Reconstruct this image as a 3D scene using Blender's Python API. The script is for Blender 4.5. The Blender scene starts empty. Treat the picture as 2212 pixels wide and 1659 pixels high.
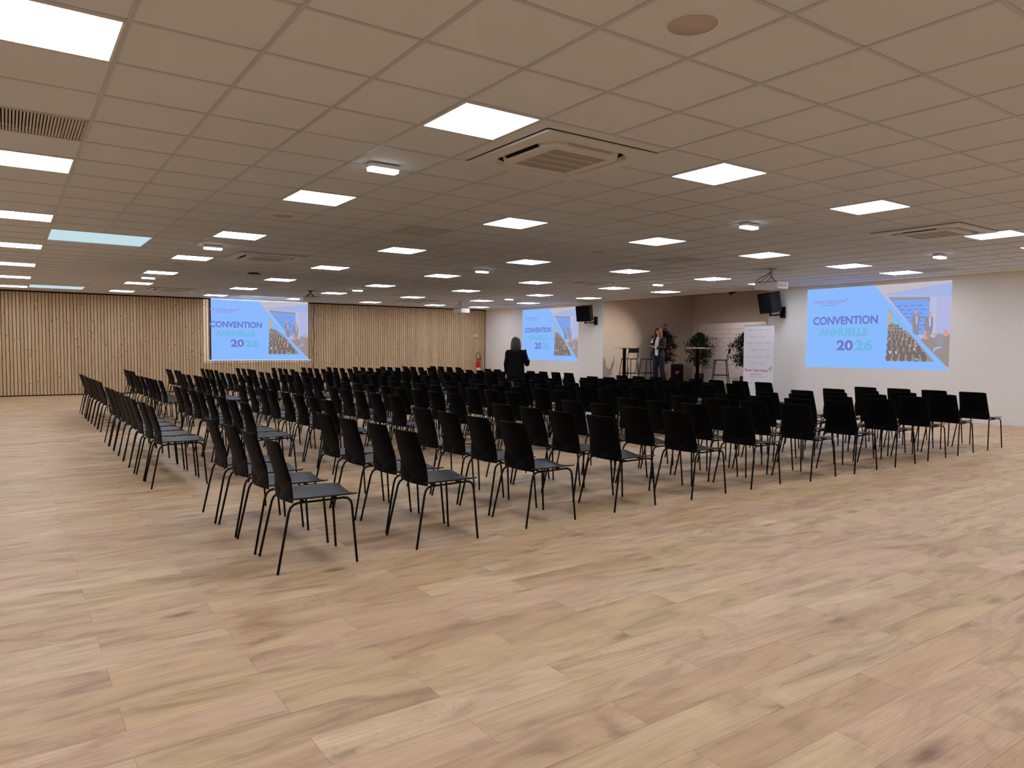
import bpy, math, random
from mathutils import Vector, Matrix, Euler
C = bpy.context.scene.collection
S = bpy.context.scene
PI = math.pi
random.seed(7)

# ------------------------------------------------------------------ camera, world, exposure
EYE = 1.37                       # eye height above the floor
HC = EYE + 1.491                 # suspended ceiling height
GX, GY, T = 0.4986, 3.7892, 0.6  # ceiling grid phase and module
F_PX, YAW, PITCH, ROLL = 1558.98, 0.6112, -0.0488, 0.0061
fw = Vector((math.sin(YAW)*math.cos(PITCH), math.cos(YAW)*math.cos(PITCH), math.sin(PITCH)))
rt = Vector((math.cos(YAW), -math.sin(YAW), 0)); up = rt.cross(fw)
cr, sr = math.cos(ROLL), math.sin(ROLL)
rt2 = rt*cr + up*sr; up2 = up*cr - rt*sr
cd = bpy.data.cameras.new('camera'); cam = bpy.data.objects.new('camera', cd); C.objects.link(cam)
M = Matrix((rt2, up2, -fw)).transposed().to_4x4(); M.translation = Vector((0, 0, EYE))
cam.matrix_world = M
cd.sensor_fit = 'HORIZONTAL'; cd.sensor_width = 36.0; cd.lens = 36.0*F_PX/2212.0
cd.clip_start = 0.05; cd.clip_end = 200
S.camera = cam

w = bpy.data.worlds.new('world'); S.world = w; w.use_nodes = True
w.node_tree.nodes['Background'].inputs[0].default_value = (0.75, 0.85, 1, 1)
w.node_tree.nodes['Background'].inputs[1].default_value = 0.6

S.view_settings.view_transform = 'Standard'; S.view_settings.look = 'None'
S.view_settings.gamma = 1.0; S.view_settings.use_curve_mapping = False
S.view_settings.exposure = 0.0
try:
    S.cycles.max_bounces = 10; S.cycles.diffuse_bounces = 6; S.cycles.glossy_bounces = 3
    S.cycles.caustics_reflective = False; S.cycles.caustics_refractive = False
    S.cycles.use_denoising = True; S.cycles.sample_clamp_indirect = 6.0
except Exception: pass

PANEL_L = 15.2                   # radiance of the ceiling panels
PANEL_C = (1.0, 1.05, 1.18)

# ------------------------------------------------------------------ helpers
def srgb(r, g, b):
    f = lambda c: (c/255/12.92) if c/255 <= .04045 else ((c/255+.055)/1.055)**2.4
    return (f(r), f(g), f(b), 1.0)

def mat(name, col, rough=.6, metal=0, spec=.5, emit=None, es=1.0, noise=None, bump=None):
    m = bpy.data.materials.new(name); m.use_nodes = True
    nt = m.node_tree; b = nt.nodes['Principled BSDF']
    b.inputs['Base Color'].default_value = (*col[:3], 1); b.inputs['Roughness'].default_value = rough
    b.inputs['Metallic'].default_value = metal; b.inputs['Specular IOR Level'].default_value = spec
    if emit:
        b.inputs['Emission Color'].default_value = (*emit[:3], 1); b.inputs['Emission Strength'].default_value = es
    if noise:                     # noise = (scale, amount)
        tc = nt.nodes.new('ShaderNodeTexCoord'); n = nt.nodes.new('ShaderNodeTexNoise')
        n.inputs['Scale'].default_value = noise[0]; n.inputs['Detail'].default_value = 4
        nt.links.new(tc.outputs['Object'], n.inputs['Vector'])
        mx = nt.nodes.new('ShaderNodeMix'); mx.data_type = 'RGBA'
        mx.inputs[6].default_value = (*[c*(1-noise[1]) for c in col[:3]], 1)
        mx.inputs[7].default_value = (*[min(1, c*(1+noise[1])) for c in col[:3]], 1)
        nt.links.new(n.outputs['Fac'], mx.inputs[0]); nt.links.new(mx.outputs[2], b.inputs['Base Color'])
        if bump:
            bp = nt.nodes.new('ShaderNodeBump'); bp.inputs['Strength'].default_value = bump
            bp.inputs['Distance'].default_value = .002
            nt.links.new(n.outputs['Fac'], bp.inputs['Height']); nt.links.new(bp.outputs[0], b.inputs['Normal'])
    return m

def emis(name, col, s=1.0):
    return mat(name, (0.0, 0.0, 0.0), rough=1, spec=0, emit=col, es=s)

class MB:
    """collects shapes into one mesh"""
    def __init__(s): s.v = []; s.f = []; s.sm = []; s.mi = []; s.cur = 0
    def add(s, vs, fs, smooth=False, mx=None):
        o = len(s.v)
        for p in vs: s.v.append(tuple(mx @ Vector(p)) if mx else tuple(p))
        for f in fs: s.f.append(tuple(o+i for i in f)); s.sm.append(smooth); s.mi.append(s.cur)
        return s
    def box(s, x0, x1, y0, y1, z0, z1, mx=None):
        vs = [(x, y, z) for x in (x0, x1) for y in (y0, y1) for z in (z0, z1)]
        return s.add(vs, [(0,1,3,2),(4,6,7,5),(0,4,5,1),(2,3,7,6),(0,2,6,4),(1,5,7,3)], False, mx)
    def rbox(s, x0, x1, y0, y1, z0, z1, r=.02, axis='z', n=4, mx=None):
        """box with rounded vertical edges about the given axis"""
        if axis == 'z': a0,a1,b0,b1,c0,c1 = x0,x1,y0,y1,z0,z1; P = lambda a,b,c:(a,b,c)
        elif axis == 'x': a0,a1,b0,b1,c0,c1 = y0,y1,z0,z1,x0,x1; P = lambda a,b,c:(c,a,b)
        else: a0,a1,b0,b1,c0,c1 = z0,z1,x0,x1,y0,y1; P = lambda a,b,c:(b,c,a)
        pts = []
        for (cx, cy, st) in ((a1-r,b1-r,0),(a0+r,b1-r,PI/2),(a0+r,b0+r,PI),(a1-r,b0+r,1.5*PI)):
            for k in range(n+1):
                t = st + k/n*PI/2; pts.append((cx+r*math.cos(t), cy+r*math.sin(t)))
        m = len(pts)
        vs = [P(a,b,c0) for a,b in pts]+[P(a,b,c1) for a,b in pts]
        fs = [(i,(i+1)%m,m+(i+1)%m,m+i) for i in range(m)]+[tuple(range(m-1,-1,-1)), tuple(range(m,2*m))]
        return s.add(vs, fs, False, mx)
    def tube(s, pts, r, n=8, cap=True, mx=None, closed=False):
        pts = [Vector(p) for p in pts]; rs = r if isinstance(r, (list, tuple)) else [r]*len(pts)
        N = len(pts); vs = []; prev = None
        for i, p in enumerate(pts):
            a = pts[i-1] if (i or closed) else p; b = pts[(i+1) % N] if (i < N-1 or closed) else p
            t = (b-a).normalized()
            if prev is None: u = t.orthogonal().normalized()
            else:
                u = prev - t*prev.dot(t)
                u = u.normalized() if u.length > 1e-6 else t.orthogonal().normalized()
            prev = u; q = t.cross(u)
            for k in range(n):
                an = 2*PI*k/n; vs.append(p + (u*math.cos(an)+q*math.sin(an))*rs[i])
        fs = []
        for i in range(N if closed else N-1):
            j = (i+1) % N
            for k in range(n): fs.append((i*n+k, i*n+(k+1)%n, j*n+(k+1)%n, j*n+k))
        if cap and not closed: fs += [tuple(range(n-1,-1,-1)), tuple(range((N-1)*n, N*n))]
        return s.add(vs, fs, True, mx)
    def loft(s, rings, n=16, cap=True, mx=None, smooth=True, sq=1.0):
        """rings: (cx, cy, z, rx, ry); sq<1 gives squarer sections"""
        vs = []
        for (cx, cy, z, rx, ry) in rings:
            for k in range(n):
                a = 2*PI*k/n; c, d = math.cos(a), math.sin(a)
                vs.append((cx+rx*math.copysign(abs(c)**sq, c), cy+ry*math.copysign(abs(d)**sq, d), z))
        fs = []
        for i in range(len(rings)-1):
            for k in range(n): fs.append((i*n+k, i*n+(k+1)%n, (i+1)*n+(k+1)%n, (i+1)*n+k))
        if cap: fs += [tuple(range(n-1,-1,-1)), tuple(range((len(rings)-1)*n, len(rings)*n))]
        return s.add(vs, fs, smooth, mx)
    def cyl(s, x, y, z0, z1, r, n=24, mx=None): return s.loft([(x,y,z0,r,r),(x,y,z1,r,r)], n, True, mx)
    def ball(s, c, r, n=10, m=8, mx=None):
        rx, ry, rz = r if isinstance(r, (tuple, list)) else (r, r, r)
        return s.loft([(c[0], c[1], c[2]-rz*math.cos(PI*(i+.02)/(m+.04)), rx*math.sin(PI*(i+.02)/(m+.04)), ry*math.sin(PI*(i+.02)/(m+.04))) for i in range(m+1)], n, True, mx)
    def poly(s, pts, mx=None): return s.add(pts, [tuple(range(len(pts)))], False, mx)
    def prism(s, pts, z0, z1, mx=None):
        n = len(pts)
        return s.add([(x,y,z0) for x,y in pts]+[(x,y,z1) for x,y in pts],
                     [tuple(range(n-1,-1,-1)), tuple(range(n,2*n))]+[(i,(i+1)%n,n+(i+1)%n,n+i) for i in range(n)], False, mx)
    def build(s, name, m, parent=None, loc=None):
        me = bpy.data.meshes.new(name); me.from_pydata(s.v, [], s.f)
        me.polygons.foreach_set('use_smooth', s.sm)
        for q in (m if isinstance(m, (list, tuple)) else [m]): me.materials.append(q)
        me.polygons.foreach_set('material_index', s.mi)
        me.update(); o = bpy.data.objects.new(name, me); C.objects.link(o)
        if parent: o.parent = parent
        if loc: o.location = loc
        return o

def struct(o): o['kind'] = 'structure'; return o
def tag(o, label, cat, group=None):
    o['label'] = label; o['category'] = cat
    if group: o['group'] = group
    return o
def thing(name, label, cat, loc=(0,0,0), rz=0, group=None):
    o = bpy.data.objects.new(name, None); C.objects.link(o); o.empty_display_size = .1
    o.location = loc; o.rotation_euler = (0, 0, rz)
    return tag(o, label, cat, group)
def dup(root, loc, rz, label, group=None):
    r = root.copy(); C.objects.link(r); r.location = loc; r.rotation_euler = (0, 0, rz)
    r['label'] = label
    if group: r['group'] = group
    for ch in list(root.children):
        c = ch.copy(); C.objects.link(c); c.parent = r
        for g in ch.children:
            d = g.copy(); C.objects.link(d); d.parent = c
    return r
ORD = ['first','second','third','fourth','fifth','sixth','seventh','eighth','ninth','tenth','eleventh','twelfth','thirteenth','fourteenth']

_tc = {}
def text_geo(body, bold=0.0):
    """vertices and faces of a text, baseline at 0, one unit high type"""
    k = (body, bold)
    if k not in _tc:
        cu = bpy.data.curves.new('t', 'FONT'); cu.body = body; cu.size = 1; cu.offset = bold
        cu.resolution_u = 4
        o = bpy.data.objects.new('t', cu); C.objects.link(o)
        bpy.context.view_layer.update()
        me = bpy.data.meshes.new_from_object(o.evaluated_get(bpy.context.evaluated_depsgraph_get()))
        vs = [tuple(v.co) for v in me.vertices]; fs = [tuple(p.vertices) for p in me.polygons]
        bpy.data.objects.remove(o); bpy.data.curves.remove(cu); bpy.data.meshes.remove(me)
        x0 = min(v[0] for v in vs); x1 = max(v[0] for v in vs)
        cap = max(v[1] for v in vs)
        _tc[k] = (vs, fs, x0, x1, cap)
    return _tc[k]
def add_text(mb, body, x0, x1, y0, h, z, bold=0.0, mx=None):
    """fit the text between x0 and x1, standing on y0, capitals h high"""
    vs, fs, a, b, cap = text_geo(body, bold)
    sx = (x1-x0)/(b-a); sy = h/cap
    mb.add([(x0+(v[0]-a)*sx, y0+v[1]*sy, z) for v in vs], fs, False, mx)

# ------------------------------------------------------------------ materials
def floor_material():
    m = bpy.data.materials.new('oak_planks'); m.use_nodes = True; nt = m.node_tree; N = nt.nodes; L = nt.links
    b = N['Principled BSDF']
    geo = N.new('ShaderNodeNewGeometry'); sep = N.new('ShaderNodeSeparateXYZ'); L.new(geo.outputs['Position'], sep.inputs[0])
    def mth(op, a, c=None, d=None):
        n = N.new('ShaderNodeMath'); n.operation = op
        for i, q in enumerate((a, c, d)):
            if q is None: continue
            if isinstance(q, (int, float)): n.inputs[i].default_value = q
            else: L.new(q, n.inputs[i])
        return n.outputs[0]
    X, Y = sep.outputs[0], sep.outputs[1]
    PW, PL = .2045, 1.05
    rowf = mth('DIVIDE', mth('SUBTRACT', Y, 2.226), PW); row = mth('FLOOR', rowf)
    par = mth('FLOORED_MODULO', row, 2.0)
    off = mth('ADD', mth('MULTIPLY', par, -.525), .315+.53)
    colf = mth('DIVIDE', mth('SUBTRACT', X, off), PL); col = mth('FLOOR', colf)
    cmb = N.new('ShaderNodeCombineXYZ'); L.new(col, cmb.inputs[0]); L.new(row, cmb.inputs[1])
    wn = N.new('ShaderNodeTexWhiteNoise'); wn.noise_dimensions = '2D'; L.new(cmb.outputs[0], wn.inputs['Vector'])
    sc = N.new('ShaderNodeSeparateColor'); L.new(wn.outputs['Color'], sc.inputs[0])
    r1, r2, r3 = sc.outputs
    # plank edges
    fx = mth('MULTIPLY', mth('FRACT', colf), PL); fy = mth('MULTIPLY', mth('FRACT', rowf), PW)
    ex = mth('MINIMUM', fx, mth('SUBTRACT', PL, fx)); ey = mth('MINIMUM', fy, mth('SUBTRACT', PW, fy))
    e = mth('MINIMUM', ex, ey); edge = mth('LESS_THAN', e, .0011)
    # grain coordinates
    gv = N.new('ShaderNodeCombineXYZ')
    L.new(mth('ADD', X, mth('MULTIPLY', r1, 37.0)), gv.inputs[0]); L.new(mth('ADD', Y, mth('MULTIPLY', r2, 19.0)), gv.inputs[1]); L.new(mth('MULTIPLY', r3, 9.0), gv.inputs[2])
    def noise(scale, sx, sy, det=5, dist=0.0, rough=.6):
        mp = N.new('ShaderNodeMapping'); mp.inputs['Scale'].default_value = (sx, sy, 1); L.new(gv.outputs[0], mp.inputs[0])
        n = N.new('ShaderNodeTexNoise'); n.inputs['Scale'].default_value = scale; n.inputs['Detail'].default_value = det
        n.inputs['Distortion'].default_value = dist; n.inputs['Roughness'].default_value = rough; L.new(mp.outputs[0], n.inputs['Vector']); return n.outputs['Fac']
    def ramp(fac, stops):
        r = N.new('ShaderNodeValToRGB'); L.new(fac, r.inputs[0])
        while len(r.color_ramp.elements) < len(stops): r.color_ramp.elements.new(.5)
        for el, (p, c) in zip(r.color_ramp.elements, stops): el.position = p; el.color = c
        return r.outputs[0]
    def mix(bl, f, a, c):
        n = N.new('ShaderNodeMix'); n.data_type = 'RGBA'; n.blend_type = bl
        if isinstance(f, (int, float)): n.inputs[0].default_value = f
        else: L.new(f, n.inputs[0])
        for i, q in ((6, a), (7, c)):
            if isinstance(q, tuple): n.inputs[i].default_value = q
            else: L.new(q, n.inputs[i])
        return n.outputs[2]
    broad = noise(1.6, 1.0, 3.2, 3, 1.2)
    fine = noise(12, .22, 8.0, 6, .4)
    ringN = noise(1.3, 1.0, 3.5, 2, .8)
    base = ramp(r3, [(0, (.56,.375,.205,1)), (.35, (.65,.44,.275,1)), (.7, (.60,.425,.225,1)), (1, (.69,.50,.31,1))])
    c1 = mix('MULTIPLY', 1.0, base, ramp(broad, [(.28, (.62,.57,.53,1)), (.5, (.95,.94,.93,1)), (.75, (1.15,1.16,1.16,1))]))
    c2 = mix('MULTIPLY', .55, c1, ramp(fine, [(.30, (.68,.64,.61,1)), (.55, (1,1,1,1)), (.8, (1.14,1.14,1.14,1))]))
    rg = mth('FRACT', mth('MULTIPLY', ringN, 22.0))
    rings = mth('MULTIPLY', mth('LESS_THAN', rg, .22), mth('GREATER_THAN', noise(1.1, 1.0, 2.0, 2), .56))
    c3 = mix('MULTIPLY', mth('MULTIPLY', rings, .30), c2, (.72,.66,.60,1))
    # knots
    vm = N.new('ShaderNodeMapping'); vm.inputs['Scale'].default_value = (1.1, 3.2, 1); L.new(gv.outputs[0], vm.inputs[0])
    vo = N.new('ShaderNodeTexVoronoi'); vo.inputs['Scale'].default_value = 1.05; vo.inputs['Randomness'].default_value = 1; L.new(vm.outputs[0], vo.inputs['Vector'])
    kd = mth('ADD', vo.outputs['Distance'], mth('MULTIPLY', noise(6, 1, 2.0, 4), .10))
    c4 = mix('MULTIPLY', ramp(kd, [(.085, (.85,.85,.85,1)), (.19, (0,0,0,1))]), c3, (.40,.34,.31,1))
    c5 = mix('MIX', mth('MULTIPLY', edge, .55), c4, (.16,.10,.06,1))
    L.new(c5, b.inputs['Base Color'])
    rr = N.new('ShaderNodeMapRange'); L.new(fine, rr.inputs[0]); rr.inputs[3].default_value = .40; rr.inputs[4].default_value = .54
    L.new(rr.outputs[0], b.inputs['Roughness'])
    b.inputs['Specular IOR Level'].default_value = .42
    bp = N.new('ShaderNodeBump'); bp.inputs['Strength'].default_value = .22; bp.inputs['Distance'].default_value = .0015
    L.new(mth('SUBTRACT', fine, mth('MULTIPLY', edge, 1.2)), bp.inputs['Height']); L.new(bp.outputs[0], b.inputs['Normal'])
    return m

def slat_material():
    m = bpy.data.materials.new('knotty_pine'); m.use_nodes = True; nt = m.node_tree; N = nt.nodes; L = nt.links
    b = N['Principled BSDF']; geo = N.new('ShaderNodeNewGeometry'); sep = N.new('ShaderNodeSeparateXYZ'); L.new(geo.outputs['Position'], sep.inputs[0])
    a = N.new('ShaderNodeMath'); a.operation = 'DIVIDE'; L.new(sep.outputs[0], a.inputs[0]); a.inputs[1].default_value = .0827
    f = N.new('ShaderNodeMath'); f.operation = 'FLOOR'; L.new(a.outputs[0], f.inputs[0])
    wn = N.new('ShaderNodeTexWhiteNoise'); wn.noise_dimensions = '1D'; L.new(f.outputs[0], wn.inputs['W'])
    mul = N.new('ShaderNodeMath'); mul.operation = 'MULTIPLY_ADD'; L.new(wn.outputs['Value'], mul.inputs[0]); mul.inputs[1].default_value = 40; L.new(sep.outputs[2], mul.inputs[2])
    cv = N.new('ShaderNodeCombineXYZ'); L.new(sep.outputs[0], cv.inputs[0]); L.new(f.outputs[0], cv.inputs[1]); L.new(mul.outputs[0], cv.inputs[2])
    mp = N.new('ShaderNodeMapping'); mp.inputs['Scale'].default_value = (26, 1, 1.6); L.new(cv.outputs[0], mp.inputs[0])
    n = N.new('ShaderNodeTexNoise'); n.inputs['Scale'].default_value = 1.5; n.inputs['Detail'].default_value = 5; L.new(mp.outputs[0], n.inputs['Vector'])
    r = N.new('ShaderNodeValToRGB'); L.new(n.outputs['Fac'], r.inputs[0])
    r.color_ramp.elements[0].position = .3; r.color_ramp.elements[0].color = (.50,.345,.200,1)
    r.color_ramp.elements[1].position = .7; r.color_ramp.elements[1].color = (.68,.495,.305,1)
    mp2 = N.new('ShaderNodeMapping'); mp2.inputs['Scale'].default_value = (6, 7.1, 7.5); L.new(cv.outputs[0], mp2.inputs[0])
    vo = N.new('ShaderNodeTexVoronoi'); vo.inputs['Scale'].default_value = 1.0; L.new(mp2.outputs[0], vo.inputs['Vector'])
    k = N.new('ShaderNodeValToRGB'); L.new(vo.outputs['Distance'], k.inputs[0])
    k.color_ramp.elements[0].position = .09; k.color_ramp.elements[0].color = (1,1,1,1); k.color_ramp.elements[1].position = .16; k.color_ramp.elements[1].color = (0,0,0,1)
    mx = N.new('ShaderNodeMix'); mx.data_type = 'RGBA'; L.new(k.outputs[0], mx.inputs[0]); L.new(r.outputs[0], mx.inputs[6]); mx.inputs[7].default_value = (.26,.14,.065,1)
    hs = N.new('ShaderNodeHueSaturation'); L.new(mx.outputs[2], hs.inputs['Color'])
    mr = N.new('ShaderNodeMapRange'); L.new(wn.outputs['Value'], mr.inputs[0]); mr.inputs[3].default_value = .9; mr.inputs[4].default_value = 1.08; L.new(mr.outputs[0], hs.inputs['Value'])
    L.new(hs.outputs[0], b.inputs['Base Color']); b.inputs['Roughness'].default_value = .62; b.inputs['Specular IOR Level'].default_value = .3
    return m

def tile_material():
    m = mat('mineral_tile', (.66,.70,.78), .92, spec=.2, noise=(60, .02), bump=.15)
    return m

M_floor = floor_material(); M_slat = slat_material(); M_tile = tile_material()
M_grid = mat('grid_paint', (.50,.525,.58), .38, spec=.5)
M_wall = mat('white_plaster', (.80,.78,.755), .75, spec=.25, noise=(9, .015), bump=.1)
M_alc = mat('beige_plaster', (.80,.70,.62), .8, spec=.2, noise=(9, .02))
M_trimw = mat('white_trim', (.78,.77,.75), .4)
M_blk = mat('black_felt', (.010,.009,.009), .9, spec=.1)
M_plastic = mat('black_plastic', (.0025,.0025,.0028), .5, spec=.05, noise=(300, .2), bump=.05)
M_seat = mat('black_seat_plastic', (.0055,.0055,.0065), .42, spec=.22, noise=(300, .2), bump=.05)
M_steel = mat('black_steel', (.003,.003,.0035), .35, spec=.15)
M_panel = emis('led_diffuser', PANEL_C, PANEL_L)
M_emled = emis('emergency_led', (.80,.93,1), 6.0)
M_frame = mat('white_frame', (.78,.77,.75), .5)
M_acw = mat('ac_plastic', (.68,.69,.72), .5, spec=.4)
M_acg = mat('ac_grille', (.36,.35,.34), .7)
M_dark = mat('dark_void', (.012,.011,.010), .9, spec=.1)
M_sheet = mat('sheet_grey', (.42,.37,.32), .6)
M_grill2 = mat('louvre_metal', (.60,.58,.58), .5)
M_spkg = mat('speaker_cloth', (.52,.46,.42), .8)
M_projw = mat('projector_white', (.72,.69,.64), .45)
M_pj2 = mat('projector_vent', (.42,.41,.40), .6)
M_chrome = mat('bare_metal', (.55,.54,.52), .35, metal=1)
M_cable = mat('cable_black', (.012,.012,.012), .5)

# ------------------------------------------------------------------ the room
XW, YW = 15.25, 23.6             # right wall, slatted wall
XB, YF = -9.0, -6.0              # left wall, wall behind the camera
AY0, AY1, AX = 10.88, 16.84, 19.4  # stage alcove
o = MB().box(XB, XW, YF, YW+.1, -.05, 0).build('floor', M_floor); struct(o)

def slabs(): pass
# ceiling tiles: one mesh, cells left open under skylights and recesses
open_cells = set()
for j in (12, 13):
    for i in (0, 1): open_cells.add((i, j))
for j in (29, 30):
    for i in (0, 1): open_cells.add((i, j))
VENTS = [(-1, 3), (6, 7), (14, 7), (22, 4), (7, 23), (11, 13), (14, 24), (22, 27), (23, 16)]
for c in VENTS: open_cells.add(c)
ACC = [(4,0),(14,0),(4,13),(4,27),(16,13),(16,27)]
for i, j in ACC:
    for a in (0,1):
        for b in (0,1): open_cells.add((i+a, j+b))
mb = MB(); imin, imax = -16, 24
jmin, jmax = -16, 33
for i in range(imin, imax):
    for j in range(jmin, jmax+1):
        if (i, j) in open_cells: continue
        x0 = max(GX+i*T, XB); x1 = GX+(i+1)*T; y0 = max(GY+j*T, YF); y1 = min(GY+(j+1)*T, YW)
        if y1 <= y0 or x1 <= x0: continue
        mb.box(x0, x1, y0, y1, HC+.004, HC+.02)
for i, j in ACC:               # cut tiles filling the two open sides of each cassette
    mb.box(GX+i*T, GX+(i+.225)*T, GY+j*T, GY+(j+2)*T, HC+.004, HC+.02); mb.box(GX+(i+.225)*T, GX+(i+2)*T, GY+j*T, GY+(j+.225)*T, HC+.004, HC+.02)
ceil = struct(mb.build('ceiling', M_tile))
mb = MB()
big = {(0,12):(2,2), (0,29):(2,2)}
for c in ACC: big[c] = (2,2)
def inside_v(i, j):          # bar x = i between rows j and j+1 inside a two by two opening
    return any(a < i < a+w_ and b <= j < b+h_ for (a, b), (w_, h_) in big.items())
def inside_h(i, j):
    return any(a <= i < a+w_ and b < j < b+h_ for (a, b), (w_, h_) in big.items())
for i in range(imin, imax+1):
    x = GX+i*T
    for j in range(jmin-1, jmax+1):
        y0, y1 = max(GY+j*T, YF), min(GY+(j+1)*T, YW)
        if y1 > y0 and not inside_v(i, j): mb.box(x-.012, x+.012, y0, y1, HC-.001, HC+.006)
for j in range(jmin, jmax+1):
    y = GY+j*T
    if YF < y < YW:
        for i in range(imin, imax):
            if not inside_h(i, j): mb.box(max(XB, GX+i*T+.012), GX+(i+1)*T-.012, y-.012, y+.012, HC-.0005, HC+.006)
struct(mb.build('ceiling_grid', M_grid, ceil))
# plain plaster margin of the ceiling beside the right wall
struct(MB().box(GX+imax*T, XW, YF, YW, HC, HC+.02).build('trim_1', M_wall))

# slatted wall
struct(MB().box(XB, XW, YW, YW+.1, -.05, HC+.5).build('wall_back', M_blk))
P = .0827; mb = MB(); k0 = int(XB/P)+1
for k in range(k0, int(15.22/P)):
    mb.box(k*P, k*P+.0675, YW-.032, YW, .03, HC-.035)
struct(mb.build('wall_back_slats', M_slat))
struct(MB().box(XB, XW, YW-.040, YW, HC-.035, HC).build('trim_2', M_blk))
struct(MB().box(XB, XW, YW-.036, YW, 0, .03).build('trim_3', M_blk))

# right wall with the stage alcove
struct(MB().box(XW, XW+.2, YF, AY0, -.05, HC+.5).build('wall_right', M_wall))
struct(MB().box(XW, XW+.2, AY1, YW+.1, -.05, HC+.5).build('wall_right_far', M_wall))
struct(MB().box(XW+.004, AX, AY1-.008, AY1+.15, 0, HC+.5).build('wall_alcove_left', M_alc))
struct(MB().box(XW+.004, AX, AY0-.15, AY0+.008, 0, HC+.5).build('wall_alcove_right', M_alc))
struct(MB().box(AX, AX+.15, AY0-.15, AY1+.15, 0, HC+.5).build('wall_alcove_back', M_alc))
struct(MB().box(XW, AX, AY0, AY1, HC+.36, HC+.46).build('ceiling_alcove', M_alc))
struct(MB().box(XW-.02, XW+.02, AY0, AY1, HC+.001, HC+.4).build('trim_4', M_wall))
struct(MB().box(XW+.02, AX, AY1-.012, AY1, 2.955, 2.965).box(AX-.012, AX, AY0, AY1, 2.955, 2.965).build('trim_5', M_alc))
struct(MB().box(XW-.012, XW, YF, AY0, 0, .075).build('baseboard_right', M_trimw))
struct(MB().box(XW-.012, XW, AY1, YW-.04, 0, .075).build('baseboard_right_far', M_trimw))
# walls the photograph does not reach
struct(MB().box(XB-.1, XB, YF, YW+.1, -.05, HC+.5).build('wall_left', M_wall))
struct(MB().box(XB-.1, XW+.2, YF-.1, YF, -.05, HC+.5).build('wall_front', M_wall))
struct(MB().box(XB-.1, AX+.2, YF-.1, YW+.1, HC+.75, HC+.8).build('roof', M_alc))
# stage platform in the alcove
SZ = .34
st = MB().box(14.4, AX-.01, AY0+.02, AY1-.02, 0, SZ).build('stage_platform', mat('stage_board', (.22,.16,.11), .6, noise=(5,.1)))
tag(st, 'low dark stage platform filling the alcove behind the last chair rows', 'stage')

# ------------------------------------------------------------------ skylights
M_sky = emis('sky_dome', srgb(196, 222, 232), 1.0); M_shaft = mat('shaft_white', (.78,.82,.82), .6)
def skylight(i, j, n, label):
    x0, x1, y0, y1 = GX+i*T+.012, GX+(i+2)*T-.012, GY+j*T+.012, GY+(j+2)*T-.012
    t = thing('skylight', label, 'skylight', ((x0+x1)/2, (y0+y1)/2, HC), 0, 'skylights in the tiled ceiling')
    a, b = (x1-x0)/2, (y1-y0)/2
    m = MB(); h = .012
    m.box(-a-.01, -a, -b, b, .008, h).box(a, a+.01, -b, b, .008, h).box(-a, a, -b-.01, -b, .008, h).box(-a, a, b, b+.01, .008, h)
    m.build('shaft', M_shaft, t)
    MB().box(-a, a, -b, b, h, h+.01).build('dome_glass', M_sky, t)
skylight(0, 12, 1, 'pale blue skylight in the ceiling, the nearer and larger looking one')
skylight(0, 29, 2, 'pale blue skylight at the far edge of the ceiling by the slatted wall')

# ------------------------------------------------------------------ LED panels
def panel_proto():
    t = thing('ceiling_panel_light', '', 'ceiling light', (0, 0, 0), 0, 'square LED panels in the tiled ceiling')
    a = T/2-.013; m = MB()
    m.box(-a, a, -a, -a+.012, -.003, .003).box(-a, a, a-.012, a, -.003, .003).box(-a, -a+.012, -a+.012, a-.012, -.003, .003).box(a-.012, a, -a+.012, a-.012, -.003, .003)
    m.build('frame', M_frame, t)
    MB().box(-a+.012, a-.012, -a+.012, a-.012, -.001, .003).build('diffuser', M_panel, t)
    return t
pl = panel_proto(); first = True
COLN = {-1: 'leftmost column', 3: 'second column from the left', 7: 'third column from the left', 11: 'fourth column from the left',
        15: 'fifth column from the left', 16: 'fifth column from the left', 19: 'sixth column from the left', 22: 'column nearest the screen wall'}
ROWN = {0: 'nearest row', 5: 'second row', 10: 'third row', 15: 'fourth row', 20: 'fifth row', 25: 'sixth row', 30: 'row by the slatted wall'}
spots = []
for i in (-1, 3, 7, 11, 15, 19, 22):
    for j in (0, 5, 10, 15, 20, 25, 30):
        ii = 16 if (i, j) == (15, 0) else i
        if (i, j) in ((7, 0),): pass
        spots.append((ii, j, f'white square ceiling light in the {ROWN[j]}, {COLN[ii]}'))
hid = 'white square ceiling light behind or beside the viewpoint, outside the photograph'
for i in (-14, -10, -5):
    for j in (-10, -5, 0, 5, 10, 15, 20, 25, 30): spots.append((i, j, hid))
for i in (-1, 3, 7, 11, 15, 19, 22):
    for j in (-10, -5): spots.append((i, j, hid))
for (i, j, lab) in spots:
    if (i, j) in ((3, 0), (7, 0)) and False: continue
    loc = (GX+(i+.5)*T, GY+(j+.5)*T, HC-.001)
    if first: pl.location = loc; pl['label'] = lab; first = False
    else: dup(pl, loc, 0, lab, 'LED panels outside the photograph' if lab == hid else None)

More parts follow.
